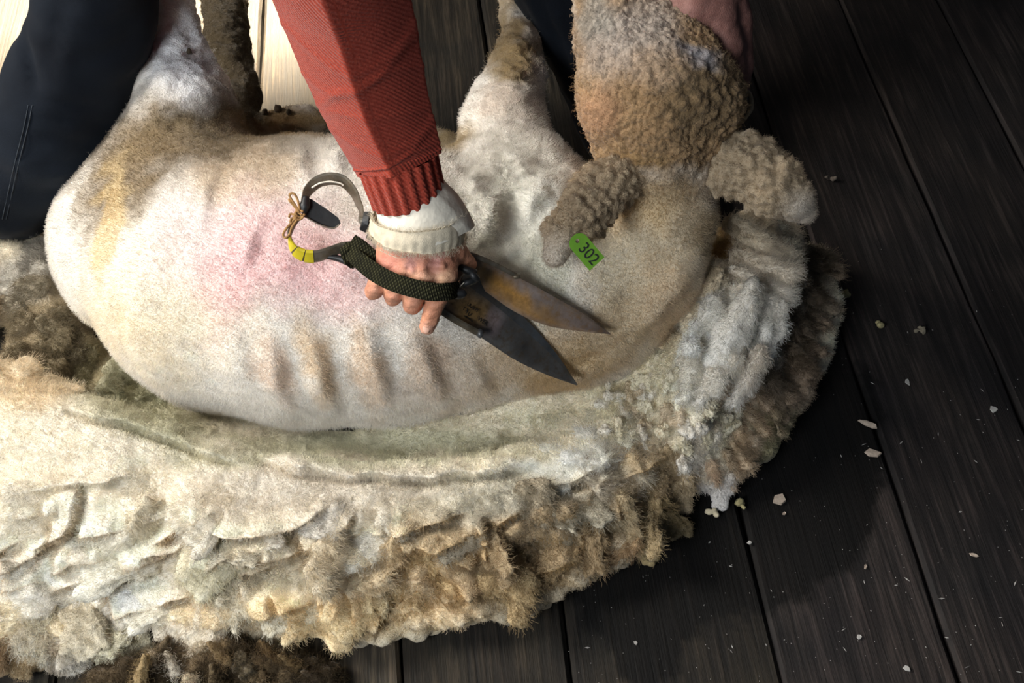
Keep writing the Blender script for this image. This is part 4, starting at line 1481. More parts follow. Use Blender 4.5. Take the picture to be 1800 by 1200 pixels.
# cloth folds behind the bent knee and along the thigh
fold = np.zeros(len(V))
for (x0, y0, x1, y1, wd, am) in [(40, 60, 60, 165, 9, 9), (45, 175, 200, 200, 8, 5), (60, 205, 210, 225, 9, 4), (50, 240, 190, 265, 10, 4), (60, 300, 160, 285, 9, 4), (110, 0, 90, 120, 14, 4),
                                 (940, -10, 1030, 190, 9, 6), (965, -10, 1050, 200, 8, -4), (910, 0, 1000, 200, 6, 3)]:
    dx, dy = x1 - x0, y1 - y0
    L = math.hypot(dx, dy)
    t = ((u - x0) * dx + (v - y0) * dy) / L / L
    off = ((u - x0) * dy - (v - y0) * dx) / L
    fold += am * .001 * np.clip(1.6 - np.abs(t - .5) * 2.6, 0, 1) * np.exp(-(off / wd) ** 2)
V = V + N * (fbm(V * np.array((9, 9, 14)), 3, 101) * .012 - fold)[:, None]
trousers = mesh_np('trousers', V, F, M_DENIM, person)
tag(trousers, 'dark blue work trousers')
tr_bvh = BVHTree.FromPolygons([tuple(p) for p in V], [tuple(map(int, q)) for q in F])
for dx in (0, 7):
    pts = []
    for (px, py) in [(4 + dx, 385), (14 + dx, 340), (28 + dx, 280), (42 + dx, 225), (50 + dx, 185)]:
        h = hit(tr_bvh, px, py)
        if h:
            pts.append(h[0] + h[1] * .0006)
    if len(pts) > 2:
        s_ = tube('seam', pts, .0007, M_STITCH, person, 5, 40)
        s_.parent = trousers
        s_.location = (0, 0, 0)
M_BOOT = mat_plain('boot_leather', (.03, .02, .014), .6, bscale=120)
for c in (Q(1140, 300, 1.83), Q(-310, 0, 1.84)):
    g = Field(c - .2, c + .2, .009)
    b0 = np.array([c[0], c[1], .055])
    g.chain([(b0, .05), (b0 + np.array([.02, -.10, -.008]), .045)], .02)
    g.chain([(b0, .05), (b0 + np.array([0, .02, .09]), .052)], .02)
    g.cut_floor(.004)
    bv, bf = g.mesh(1)
    mesh_np('boot', bv, bf, M_BOOT, person)

# ---- sweater: bent torso, both upper arms
SHR, SHL = np.array([-.19, .24, 1.00]), np.array([.20, .26, 1.00])
ELB = Q(540, -190, .94)
f = Field((-.5, -.2, .3), (.62, 1.0, 1.35), .013)
f.chain([(np.array([0, .70, .93]), .155), (np.array([0, .46, 1.02]), .165), (np.array([0, .26, 1.05]), .15)], .04)
f.chain([(SHR, .075), (SHL, .075)], .08)
f.chain([(SHR, .075), (ELB, .066)], .03)
LH = [(1238, -75, 1.30), (1300, -330, 1.15)]
f.chain([(SHL, .072), (Q(1330, -420, 1.12), .062), (Q(1262, -190, 1.22), .052)], .03)
V, F = f.mesh(2)
N = normals(V, F)
V = V + N * (fbm(V * 12, 3, 113) * .012)[:, None]
sweater = mesh_np('sweater', V, F, M_KNIT, person, uv=np.stack([V[:, 0] * 3 + V[:, 1], V[:, 2] + V[:, 1]], 1))
tag(sweater, 'red knitted sweater')


def child_of(o, part):
    """sub-part: the thing's empty is the shared origin"""
    o.parent = part
    return o


# right forearm sleeve, finer
ax_pts = [(*ELB, .064)]
for (px, py, d, r) in [(572, -80, .985, 114), (602, 0, 1.03, 110), (632, 100, 1.075, 100), (662, 190, 1.11, 88), (692, 262, 1.135, 77), (702, 290, 1.142, 73)]:
    c, rr = SQ(px, py, d, r)
    ax_pts.append((*c, rr))
A_ = catmull(ax_pts, 110)
SIDE0 = 1.0 if frames(A_[:, :3])[2][60] @ RT < 0 else -1.0


def sleeve_disp(s, a):
    aa = (a + np.pi) % (2 * np.pi) - np.pi
    sq = np.cos(np.pi / 4) / np.cos(np.mod(aa - .12 * SIDE0, np.pi / 2) - np.pi / 4) * 1.14      # the cloth hangs in two flat faces either side of a crease
    d = .30 + .70 * sq
    # soft gathers across the arm
    for (s0, am, sl, wd) in [(.42, .022, .05, .016), (.50, .02, -.04, .014), (.565, .025, .06, .014), (.66, .018, -.05, .014), (.74, .022, .05, .013), (.82, .02, -.04, .012), (.88, .02, .05, .011), (.93, .025, -.03, .010)]:
        d = d + am * np.exp(-((s - s0 - sl * np.sin(aa * 1.3 + s0 * 20)) / wd) ** 2)
    # fine purl rows
    d = d + .004 * np.sin(s * 420)
    return d


V, F, uv = loft(A_[:, :3], A_[:, 3], 180, sleeve_disp)
slv = mesh_np('sleeve', V, F, M_KNIT, person, uv=uv)
child_of(slv, sweater)
cuff_pts = [(*SQ(700, 284, 1.141, 72)[0], SQ(700, 284, 1.141, 72)[1]), (*SQ(706, 306, 1.147, 70)[0], SQ(706, 306, 1.147, 70)[1]),
            (*SQ(713, 329, 1.155, 68)[0], SQ(713, 329, 1.155, 68)[1]), (*SQ(718, 349, 1.162, 66)[0], SQ(718, 349, 1.162, 66)[1])]
A_ = catmull(cuff_pts, 40)
A_ = np.vstack([A_, np.hstack([A_[-1, :3], [A_[-1, 3] * .9]]), np.hstack([A_[-4, :3], [A_[-1, 3] * .86]])])


def rib_disp(s, a):
    return 1 + .030 * np.sign(np.sin(a * 21)) * np.abs(np.sin(a * 21)) ** .6 + .02 * np.sin(a * 2 + 1) - .02 * np.clip(s * 6, 0, 1) * 0


V, F, uv = loft(A_[:, :3], A_[:, 3], 336, rib_disp)
cf = mesh_np('rib_cuff', V, F, M_KNIT, person, uv=uv * np.array((1, 1)))
child_of(cf, sweater)

# ---- shirt cuff and its torn, turned-back edge
rows = [(712, 326, 1.156, 62), (722, 348, 1.163, 66), (733, 374, 1.170, 74), (742, 398, 1.178, 78), (746, 414, 1.182, 77)]
A_ = catmull([(*SQ(*r)[0], SQ(*r)[1]) for r in rows], 40)


def shirt_disp(s, a):
    aa = (a + np.pi) % (2 * np.pi) - np.pi
    # angle pi/2 .. side facing right of the picture bulges over the thumb
    d = 1 + .16 * s * np.exp(-((np.abs(aa) - 1.45) / .5) ** 2) * (aa * SIDE > 0)
    d = d + .02 * np.sin(5 * a + 9 * s) * s + .02 * np.exp(-((aa - .6 * SIDE + .5 * s) / .12) ** 2)
    return d


SIDE = 1.0
_T, _A, _B = frames(A_[:, :3])
if (_B[10] @ RT) < 0:
    SIDE = -1.0
V, F, uv = loft(A_[:, :3], A_[:, 3], 160, shirt_disp)
shirt = mesh_np('shirt_cuff', V, F, M_SHIRT, person, uv=uv)
tag(shirt, 'white cotton shirt cuff')
rows = [(734, 374, 1.170, 79), (735, 392, 1.176, 84), (734, 410, 1.182, 83)]
A_ = catmull([(*SQ(*r)[0], SQ(*r)[1]) for r in rows], 22)
A_ = np.vstack([A_, np.hstack([A_[-1, :3], [A_[-1, 3] * .95]])])


def fray_disp(s, a):
    return 1 + .015 * np.sin(7 * a + 4 * s) + .010 * np.sin(31 * a) * s


V, F, uv = loft(A_[:, :3], A_[:, 3], 160, fray_disp)
fray = mesh_np('torn_band', V, F, M_FRAY, person, uv=uv)
child_of(fray, shirt)
# loose threads along both edges of the band
T_, Aa, Bb = frames(A_[:, :3])
rr, dd, ll = [], [], []
for row, sgn, cnt in ((1, -1, 500), (20, 1, 900)):
    for k in range(cnt):
        a = RNG.random() * 2 * np.pi
        n = math.cos(a) * Aa[row] + math.sin(a) * Bb[row]
        rr.append(A_[row, :3] + n * A_[row, 3] * (1.01 + .01 * math.sin(7 * a)))
        dd.append(T_[row] * sgn + n * .35 + RNG.normal(size=3) * .35)
        ll.append(.003 + .006 * RNG.random())
dd = np.array(dd)
dd /= np.linalg.norm(dd, axis=1)[:, None]
fr = fibres('loose_threads', np.array(rr), dd, np.array(ll), .0012, .00017, np.tile((.72, .65, .52), (len(rr), 1)), mat_fibre(), person, npt=5)
child_of(fr, shirt)
tube('loose_thread', [Q(668, 440, 1.165), Q(690, 450, 1.162), Q(705, 453, 1.160), Q(725, 444, 1.163)], .0004, M_FRAY, person, 5, 30).parent = shirt

# ---- right hand closed round the handle
f = Field(Q(740, 480, 1.19) - .115, Q(740, 480, 1.19) + .115, .00165)
qchain(f, [(724, 355, 1.185, 46), (728, 400, 1.20, 50)], .02)
qchain(f, [(728, 395, 1.20, 52), (735, 440, 1.205, 54)], .02)
meta = {'pinky': [(700, 415, 1.200, 28), (688, 448, 1.195, 24), (682, 474, 1.192, 19)],
        'ring': [(718, 412, 1.195, 30), (712, 450, 1.188, 24), (710, 480, 1.185, 20)],
        'middle': [(738, 412, 1.192, 30), (742, 452, 1.184, 24), (744, 486, 1.181, 21)],
        'index': [(758, 412, 1.196, 30), (774, 452, 1.189, 24), (782, 482, 1.186, 21)]}
for q in meta.values():
    qchain(f, q, .010)
qchain(f, [(690, 450, 1.21, 24), (740, 465, 1.215, 32), (780, 460, 1.21, 26)], .02)
fing = {'pinky': [(682, 474, 1.192, 19), (662, 502, 1.192, 16.5), (656, 512, 1.203, 15.5), (664, 506, 1.228, 14)],
        'ring': [(710, 480, 1.185, 20), (694, 512, 1.188, 17), (691, 521, 1.203, 16), (700, 512, 1.228, 14.5)],
        'middle': [(744, 486, 1.181, 21), (728, 522, 1.186, 18), (725, 536, 1.202, 17), (732, 528, 1.230, 15)],
        'index': [(782, 482, 1.186, 21), (770, 518, 1.186, 18.5), (760, 548, 1.196, 16.5), (752, 572, 1.208, 14), (751, 575, 1.209, 13.5)]}
g = Field(f.lo, f.lo + (f.n - 1) * f.h, f.h)
for q in fing.values():
    qchain(g, q, .003)
t = np.maximum(.004 - np.abs(f.d - g.d), 0) / .004
f.d = np.minimum(f.d, g.d) - t * t * .001
# thumb lies along the upper handle
qchain(f, [(786, 420, 1.20, 28), (800, 438, 1.203, 20), (812, 450, 1.212, 15), (826, 464, 1.228, 13)], .010)
# tendons, veins, knuckle creases
for q in [[(712, 430, 1.181, 4.5), (712, 466, 1.172, 5)], [(738, 426, 1.176, 4.5), (744, 470, 1.166, 5)], [(764, 432, 1.181, 4.5), (778, 468, 1.171, 5)], [(694, 436, 1.185, 3), (686, 462, 1.180, 4)],
          [(790, 458, 1.179, 2.6), (766, 468, 1.172, 3), (748, 462, 1.168, 2.5)], [(728, 440, 1.175, 2.4), (722, 462, 1.172, 2.6), (726, 478, 1.169, 2.4)], [(770, 440, 1.178, 2.4), (758, 456, 1.172, 2.4)]]:
    qchain(f, q, .005)
for q in [[(744, 560, 1.188, 1.1), (768, 556, 1.184, 1.1)], [(748, 536, 1.181, 1.1), (776, 534, 1.176, 1.1)]]:
    qchain(f, q, .002, sub=True)
V, F = f.mesh(2)
N = normals(V, F)
wr = fbm(V * np.array((60, 200, 200)), 3, 131) * .0013 + fbm(V * np.array((160, 90, 90)), 2, 133) * .0005
V = V + N * wr[:, None]
SK = (.60, .285, .175)
hb = [(735, 450, 70, 30, 0, (.56, .25, .18), .7), (680, 465, 25, 25, 0, (.62, .24, .18), .7), (745, 488, 40, 14, 0, (.70, .42, .29), .6), (782, 488, 20, 16, 0, (.68, .44, .28), .7),
      (752, 580, 14, 14, 0, (.72, .46, .36), .6), (725, 540, 16, 18, 0, (.72, .36, .25), .6), (656, 515, 14, 16, 0, (.70, .36, .25), .6), (690, 525, 14, 16, 0, (.66, .32, .22), .6), (770, 450, 14, 30, 20, (.50, .27, .27), .5), (722, 460, 10, 25, 0, (.48, .25, .24), .5)]
C = paint(V, SK, hb, 141, 4, 120)
hand = mesh_np('hand', V, F, M_SKIN, person, np.clip(C, .02, .9))
tag(hand, 'reddened right hand gripping the shears')
M_NAIL = mat_plain('fingernail', (.62, .36, .26), .5, namp=.06, bstr=0)
nail = blob_mesh('fingernail', Q(749.5, 577, 1.2005), (.0042, .0056, .0013), np.stack([RT, UP, -FW], 1), M_NAIL, person)
child_of(nail, hand)

# ---- left hand holding the muzzle
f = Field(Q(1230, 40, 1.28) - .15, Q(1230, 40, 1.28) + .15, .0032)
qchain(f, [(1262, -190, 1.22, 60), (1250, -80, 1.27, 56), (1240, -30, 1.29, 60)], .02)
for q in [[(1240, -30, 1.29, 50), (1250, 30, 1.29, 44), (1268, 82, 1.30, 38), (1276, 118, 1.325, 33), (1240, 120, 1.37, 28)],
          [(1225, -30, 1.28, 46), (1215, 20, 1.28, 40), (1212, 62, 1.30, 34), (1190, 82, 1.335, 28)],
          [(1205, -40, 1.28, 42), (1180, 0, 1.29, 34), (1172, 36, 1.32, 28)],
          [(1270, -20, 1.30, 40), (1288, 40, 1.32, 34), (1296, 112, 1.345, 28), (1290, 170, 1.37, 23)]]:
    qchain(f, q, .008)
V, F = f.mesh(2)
N = normals(V, F)
V = V + N * (fbm(V * np.array((90, 40, 90)), 3, 151) * .0016)[:, None]
h2 = mesh_np('hand', V, F, M_SKIN, person, np.tile((.25, .125, .105), (len(V), 1)) * (1 + .15 * fbm(V * 50, 2, 5))[:, None])  # skin toned darker, so the hand's shade sits in its colour
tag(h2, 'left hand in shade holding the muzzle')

# ---- head, bowed above the work (outside the frame)
hc_ = np.array([0.0, .02, 1.09])
f = Field(hc_ - .2, hc_ + .24, .008)
f.chain([(np.array([0, .22, 1.08]), .062), (np.array([0, .10, 1.08]), .058)], .02)
f.ell(hc_ + np.array([0, .0, .01]), (.076, .10, .105), None, .03)
f.ell(hc_ + np.array([0, -.02, -.06]), (.055, .07, .06), None, .04)
f.chain([(hc_ + np.array([0, -.095, -.02]), .010), (hc_ + np.array([0, -.105, -.045]), .016)], .015)
for s_ in (-1, 1):
    f.ell(hc_ + np.array([s_ * .078, .01, -.01]), (.012, .022, .032), None, .01)
    f.ell(hc_ + np.array([s_ * .032, -.092, .0]), (.014, .012, .009), None, .006, sub=True)
f.chain([(hc_ + np.array([-.024, -.088, -.075]), .004), (hc_ + np.array([.024, -.088, -.075]), .004)], .004, sub=True)
V, F = f.mesh(2)
mesh_np('head', V, F, M_SKIN, person, np.tile(SK, (len(V), 1)))
f = Field(hc_ - .2, hc_ + .24, .009)
f.ell(hc_ + np.array([0, .022, .028]), (.083, .10, .105), None, .01)
f.ell(hc_ + np.array([0, -.09, -.05]), (.09, .07, .11), None, .02, sub=True)
V, F = f.mesh(1)
V = V + normals(V, F) * (fbm(V * 70, 3, 9) * .006)[:, None]
mesh_np('hair', V, F, mat_plain('grey_hair', (.22, .20, .18), .8, nscale=300, bscale=400, bstr=.6), person)


# ================================================================== blade shears
def mat_steel(name, base, dark, rust, rough, seed, metal=.45):
    m, nt, b = new_mat(name)
    n = noise_tex(nt, 45, 5, .65)
    n2 = noise_tex(nt, 120, 5, .7)
    n3 = noise_tex(nt, 9, 3)
    c = ramp(nt, n, [(.35, dark), (.62, base)])
    if seed < 3:
        c = mix_col(nt, 1.0, vcol(nt), ramp(nt, n, [(.3, (.6, .6, .6)), (.7, (1.2, 1.2, 1.2))]), 'MULTIPLY')
    if seed < 3:
        rust = tuple(q * .5 for q in rust)
    c = mix_col(nt, ramp(nt, n2, [(.48, (0, 0, 0)), (.64, (.55, .55, .55))]), c, rust)
    c = mix_col(nt, ramp(nt, n3, [(.45, (0, 0, 0)), (.6, (.6, .6, .6))]), c, rust) if seed > 2 else c
    nt.links.new(c, b.inputs['Base Color'])
    b.inputs['Metallic'].default_value = metal
    r = N_(nt, 'ShaderNodeMapRange')
    r.inputs['To Min'].default_value = rough - .1
    r.inputs['To Max'].default_value = rough + .22
    nt.links.new(n2, r.inputs[0])
    nt.links.new(r.outputs[0], b.inputs['Roughness'])
    bump(nt, b, n2, .15, .0006)
    return m


M_STEEL = mat_steel('worn_blade_steel', (.20, .18, .16), (.075, .065, .055), (.16, .095, .04), .38, 1)
M_STEEL2 = mat_steel('rusty_blade_steel', (.42, .33, .25), (.26, .18, .11), (.52, .27, .08), .40, 2)
M_EDGE = mat_steel('ground_edge', (.12, .13, .14), (.06, .065, .07), (.10, .09, .08), .30, 3)
M_BOW = mat_steel('bow_spring_steel', (.24, .21, .165), (.09, .078, .058), (.15, .11, .06), .36, 4)
M_BLACK = mat_plain('black_rubber', (.012, .013, .014), .5, bscale=90, bstr=.3)


def mat_webbing():
    m, nt, b = new_mat('olive_webbing')
    tc = N_(nt, 'ShaderNodeTexCoord')
    outs = []
    for ang in (62, -18):
        mp = N_(nt, 'ShaderNodeMapping')
        mp.inputs['Rotation'].default_value = (0, 0, math.radians(ang))
        nt.links.new(tc.outputs['Object'], mp.inputs[0])
        w = N_(nt, 'ShaderNodeTexWave', wave_type='BANDS', bands_direction='X')
        w.inputs['Scale'].default_value = 105
        w.inputs['Distortion'].default_value = 1.5
        w.inputs['Detail'].default_value = 2
        nt.links.new(mp.outputs[0], w.inputs[0])
        outs.append(w.outputs['Fac'])
    mu = N_(nt, 'ShaderNodeMath', operation='MULTIPLY')
    nt.links.new(outs[0], mu.inputs[0])
    nt.links.new(outs[1], mu.inputs[1])
    n = noise_tex(nt, 70, 4)
    c = mix_col(nt, 1.0, ramp(nt, mu.outputs[0], [(0, (.010, .010, .007)), (.6, (.050, .050, .030))]), ramp(nt, n, [(.3, (.7, .7, .7)), (.7, (1.3, 1.25, 1.0))]), 'MULTIPLY')
    nt.links.new(c, b.inputs['Base Color'])
    b.inputs['Roughness'].default_value = .95
    b.inputs['Specular IOR Level'].default_value = .08
    bump(nt, b, mu.outputs[0], .8, .0015)
    return m


M_STRAP = mat_webbing()
M_YEL = mat_plain('yellow_tape', (.62, .50, .02), .45, nscale=40, namp=.12, bstr=.1)
M_TWINE = mat_plain('twine', (.34, .19, .07), .95, nscale=300, namp=.4, bscale=600, bstr=.8)
M_STAMP = mat_plain('stamped_mark', (.012, .010, .008), .7, bstr=0)

shears = empty('blade_shears', tuple(Q(700, 480, 1.22)))
tag(shears, 'old hand shears with olive strap, yellow tape and twine, held over the sheep', 'shears')


def paint_obj(o, base, blobs, off, seed):
    V = np.array([q.co[:] for q in o.data.vertices]) + off
    C = np.ones((len(V), 4), np.float32)
    C[:, :3] = paint(V, base, blobs, seed, 6, 70)
    o.data.attributes.new('Col', 'FLOAT_COLOR', 'POINT').data.foreach_set('color', C.ravel())


def blade(name, spine, edge, dspine, dedge, mat, mate, thick, bev, n=60):
    """two-sided plate from spine and edge polylines (px,py); the ground bevel runs along the edge"""
    s = catmull(spine, n)
    e = catmull(edge, n)
    ds = np.linspace(dspine[0], dspine[1], n)
    de = np.linspace(dedge[0], dedge[1], n)
    Sp = np.array([Q(a[0], a[1], d) for a, d in zip(s, ds)])
    Ep = np.array([Q(a[0], a[1], d) for a, d in zip(e, de)])
    W = Ep - Sp
    T = np.gradient((Sp + Ep) / 2, axis=0)
    nn = np.cross(T, W)
    nn /= np.linalg.norm(nn, axis=1)[:, None]
    nn[nn @ -FW < 0] *= -1
    nn = np.tile(nn[n // 2], (n, 1))
    wl_ = np.linalg.norm(W, axis=1)[:, None]
    th = np.minimum(thick, wl_ * .3)
    B = Sp + W * (1 - bev)
    rows = [Sp - nn * th, Sp, Sp + W * .12 + nn * th * .25, Sp + W * .3 + nn * th * .2, Sp + W * .5 + nn * th * .16, B + nn * th * .12, Ep - nn * th * .75, Ep - nn * th]
    V = np.stack(rows, 1).reshape(-1, 3)
    m = len(rows)
    faces, mi = [], []
    for i in range(n - 1):
        for j in range(m):
            faces.append((i * m + j, i * m + (j + 1) % m, (i + 1) * m + (j + 1) % m, (i + 1) * m + j))
            mi.append(1 if j == 5 else 0)
    faces.append(tuple(range(m)))
    faces.append(tuple((n - 1) * m + j for j in range(m)))
    o = mesh_py(name, V, faces, mat, shears)
    o.data.materials.append(mate)
    for p in o.data.polygons:
        if p.index < len(mi):
            p.material_index = mi[p.index]
    return o, nn[0], rows


# front blade: spine is the lower left outline, cutting edge the upper right one
b1, nb1, rows1 = blade('blade', [(776, 548), (812, 572), (850, 596), (905, 632), (960, 658), (1013, 677)], [(822, 474), (846, 494), (882, 522), (930, 566), (975, 616), (1016, 676)],
                       (1.228, 1.352), (1.218, 1.350), M_STEEL, M_EDGE, .0032, .24)
tag(b1, 'front blade with a stamped maker mark')
# back blade, rust-coloured inner face
b2, nb2, rows2 = blade('blade', [(802, 440), (850, 458), (912, 488), (975, 522), (1030, 554), (1073, 586)], [(800, 480), (850, 510), (905, 548), (960, 572), (1015, 582), (1074, 588)],
                       (1.222, 1.318), (1.236, 1.318), M_STEEL2, M_STEEL2, .0032, .18)
tag(b2, 'rear blade with orange rusty face')
SO = np.array(shears.location)
paint_obj(b1, (.13, .125, .12), [(826, 545, 42, 28, 35, (.42, .25, .09), .9), (868, 565, 18, 26, 0, (.34, .26, .26), .9), (930, 610, 60, 26, 45, (.07, .065, .06), .8), (985, 650, 40, 14, 50, (.10, .095, .09), .8)], SO, 301)
paint_obj(b2, (.34, .25, .19), [(880, 505, 70, 16, 32, (.72, .36, .08), .95), (840, 478, 30, 16, 32, (.30, .20, .10), .8), (930, 540, 70, 12, 28, (.62, .33, .10), .9), (950, 520, 60, 12, 30, (.36, .29, .26), .8), (1020, 570, 50, 12, 28, (.34, .26, .23), .8), (1060, 582, 20, 8, 30, (.16, .12, .10), .8)], SO, 303)
# thick stepped heel on the spine of each blade
hl = ribbon('blade_spine', [Q(774, 546, 1.226), Q(806, 566, 1.240), Q(842, 586, 1.256)], FW, .006, .0075, M_BOW, shears, 14)
hl2 = ribbon('blade_spine', [Q(806, 441, 1.219), Q(850, 456, 1.238), Q(905, 483, 1.260)], FW, .006, .0055, M_BOW, shears, 14)
blob_mesh('spine_step', Q(844, 586, 1.254), (.004, .006, .004), np.stack([RT, UP, -FW], 1), M_EDGE, shears, 2)
blob_mesh('spine_step', Q(907, 486, 1.259), (.005, .003, .003), np.stack([RT, UP, -FW], 1), M_BOW, shears, 2)
# maker's mark stamped near the heel; worn, only partly legible
exd = Q(858, 560, 1.27) - Q(812, 528, 1.246)
exd /= np.linalg.norm(exd)
eyd = np.cross(nb1, exd)
eyd /= np.linalg.norm(eyd)
if eyd @ UP < 0:
    eyd = -eyd
b1_bvh = BVHTree.FromPolygons([tuple(np.array(q.co) + SO) for q in b1.data.vertices], [tuple(q.vertices) for q in b1.data.polygons])
for (txt, px, py, dd_, size) in [('ASSULANT', 826, 537, 1.246, .0056), ('T X', 818, 544, 1.246, .0056), ('I U', 823, 551, 1.249, .0062), ('WARRANTED', 821, 558, 1.251, .0028), ('EWER', 846, 563, 1.258, .0072)]:
    hh = hit(b1_bvh, px, py)
    c = hh[0] + nb1 * .0006
    tm = text_mesh('maker_mark', txt, size, c, exd, eyd, nb1, M_STAMP, shears, .0004)
    tm.parent = b1
# handles
hd1 = ribbon('handle', [Q(605, 442, 1.216), Q(640, 456, 1.214), Q(700, 486, 1.214), Q(750, 508, 1.218), Q(800, 528, 1.226)], -FW + UP * .5, .016, .006, M_BOW, shears, 30)
hd2 = ribbon('handle', [Q(650, 400, 1.236), Q(690, 418, 1.240), Q(750, 436, 1.240), Q(812, 458, 1.230)], -FW + UP * .5, .016, .006, M_BOW, shears, 30)
# the springy double bow
BW = UP * .75 - FW * .65
up_loop = [Q(533, 362, 1.205), Q(540, 338, 1.203), Q(558, 320, 1.202), Q(580, 314, 1.202), Q(602, 318, 1.204), Q(620, 336, 1.208), Q(632, 362, 1.214), Q(640, 385, 1.220), Q(652, 398, 1.232)]
lo_loop = [Q(527, 376, 1.205), Q(514, 394, 1.204), Q(509, 416, 1.203), Q(517, 438, 1.204), Q(535, 449, 1.206), Q(557, 450, 1.208), Q(585, 441, 1.211), Q(607, 434, 1.214), Q(628, 444, 1.218)]
bow1 = ribbon('bow_spring', up_loop, BW, (.013, .015, .016, .015, .014, .013), .0026, M_BOW, shears, 70)
bow2 = ribbon('bow_spring', lo_loop, BW, (.010, .014, .016, .016, .014, .013), .0026, M_BOW, shears, 70)
# slot cut in the upper bow, seen as a light gap: a raised pale inlay strip
sl_pts = [Q(548, 330, 1.199), Q(562, 322, 1.198), Q(580, 319, 1.198), Q(598, 322, 1.199), Q(604, 326, 1.200)]
tube('bow_slot', sl_pts, .0010, M_SHIRT, shears, 6, 24).parent = bow1
# yellow tape wound on the lower bow, in three turns
C2 = catmull(lo_loop, 70)
for a, b in ((17, 26), (27, 34), (35, 41)):
    ribbon('tape_wrap', list(C2[a:b + 1]), BW, .0172, .0040, M_YEL, shears, 14)
# knocker: dark leaf-shaped stop between the loops
kn = [(534, 348), (548, 350), (575, 368), (594, 382), (598, 392), (588, 400), (570, 398), (545, 386), (532, 378), (528, 364)]
kv = [Q(a, b, 1.199 + .0001 * (a - 530)) for a, b in kn]
kv2 = [p + FW * .004 for p in kv]
nk = len(kv)
mesh_py('stopper', kv + kv2, [tuple(range(nk)), tuple(nk + i for i in range(nk))] + [(i, (i + 1) % nk, nk + (i + 1) % nk, nk + i) for i in range(nk)], M_BLACK, shears)
tube('stopper_knob', [Q(538, 345, 1.197), Q(536, 362, 1.196), Q(532, 374, 1.197)], .0060, M_BLACK, shears, 10, 14, (.6, 1, .7))
tube('stopper_edge', [Q(533, 379, 1.197), Q(560, 394, 1.199), Q(585, 401, 1.201), Q(597, 394, 1.202)], .0009, M_BOW, shears, 6, 24)
# rubber clamp on the upper handle
for (a, b) in (((648, 376), (640, 402)), ((660, 382), (652, 418))):
    ribbon('rubber_clamp', [Q(a[0], a[1], 1.212), Q((a[0] + b[0]) / 2 + 1, (a[1] + b[1]) / 2, 1.209), Q(b[0], b[1], 1.216)], RT - FW * .3, .010, .010, M_BLACK, shears, 8)
# hand strap over the fingers
st = [Q(612, 440, 1.196), Q(630, 456, 1.186), Q(656, 477, 1.173), Q(690, 495, 1.163), Q(725, 506, 1.160), Q(760, 513, 1.162), Q(790, 512, 1.172), Q(806, 508, 1.195)]
wd_ = [UP * .8 + RT * .55 - FW * .1] * 3 + [UP * .95 + RT * .25] * 3 + [UP] * 2
strap = ribbon('hand_strap', st, wd_, (.016, .019, .020, .020, .020, .019, .017), .0030, M_STRAP, shears, 70)
tag(strap, 'olive woven webbing strap')
ribbon('hand_strap', [Q(618, 424, 1.196), Q(636, 436, 1.192), Q(656, 456, 1.192), Q(664, 470, 1.20)], UP * .7 + RT * .7, .017, .0035, M_STRAP, shears, 16)
ribbon('strap_loop', [Q(614, 426, 1.20), Q(606, 440, 1.194), Q(612, 456, 1.198), Q(622, 466, 1.206)], RT * .8 + UP * .5, .011, .0032, M_STRAP, shears, 14)
tube('strap_tail', [Q(558, 452, 1.214), Q(585, 452, 1.215), Q(605, 458, 1.214), Q(622, 468, 1.208)], .0036, M_BLACK, shears, 8, 20, (.3, 1, 1.1, .9))
# strap clip and screw near the blades
blob_mesh('strap_clip', Q(806, 516, 1.192), (.010, .006, .006), np.stack([RT, UP, -FW], 1), M_BLACK, shears, 2, .3, 3)
ribbon('spacer_plate', [Q(792, 506, 1.20), Q(800, 490, 1.198), Q(812, 478, 1.20)], RT + UP * .3, .009, .002, M_BOW, shears, 8)
tube('pin', [Q(801, 512, 1.197), Q(809, 503, 1.196), Q(816, 496, 1.197)], .0007, M_SHIRT, shears, 6, 8)
for q in [((808, 470), (836, 480)), ((828, 478), (838, 492)), ((812, 500), (834, 492))]:
    tube('stop_bracket', [Q(q[0][0], q[0][1], 1.205), Q((q[0][0] + q[1][0]) / 2, (q[0][1] + q[1][1]) / 2, 1.203), Q(q[1][0], q[1][1], 1.207)], .0045, M_BLACK, shears, 8, 10)
# twine tied round the middle of the bow
tw = [[(533, 372), (524, 368), (520, 376), (528, 382), (536, 376)], [(531, 378), (521, 372), (518, 382), (527, 386), (534, 380)],
      [(526, 374), (520, 362), (512, 350), (509, 342), (516, 340), (523, 350), (527, 368)], [(524, 372), (517, 362), (510, 354), (508, 350)],
      [(522, 380), (512, 392), (503, 402), (498, 412), (502, 418), (509, 412), (513, 400), (522, 386)], [(520, 378), (511, 376), (508, 382)], [(521, 382), (513, 384), (510, 390)]]
for q in tw:
    tube('twine', [Q(a, b, 1.192 + .0015 * (i % 2)) for i, (a, b) in enumerate(q)], .0014, M_TWINE, shears, 6, 36)


# ================================================================== bits on the floor
M_CHIP = mat_plain('wood_chip', (.42, .34, .27), .8, nscale=200, namp=.2)
M_TUFT = mat_plain('wool_tuft', (.30, .26, .13), 1.0, nscale=200, namp=.35, bscale=500, bstr=.8)
M_SPECK = mat_plain('dust_speck', (.34, .33, .31), .9, bstr=0)


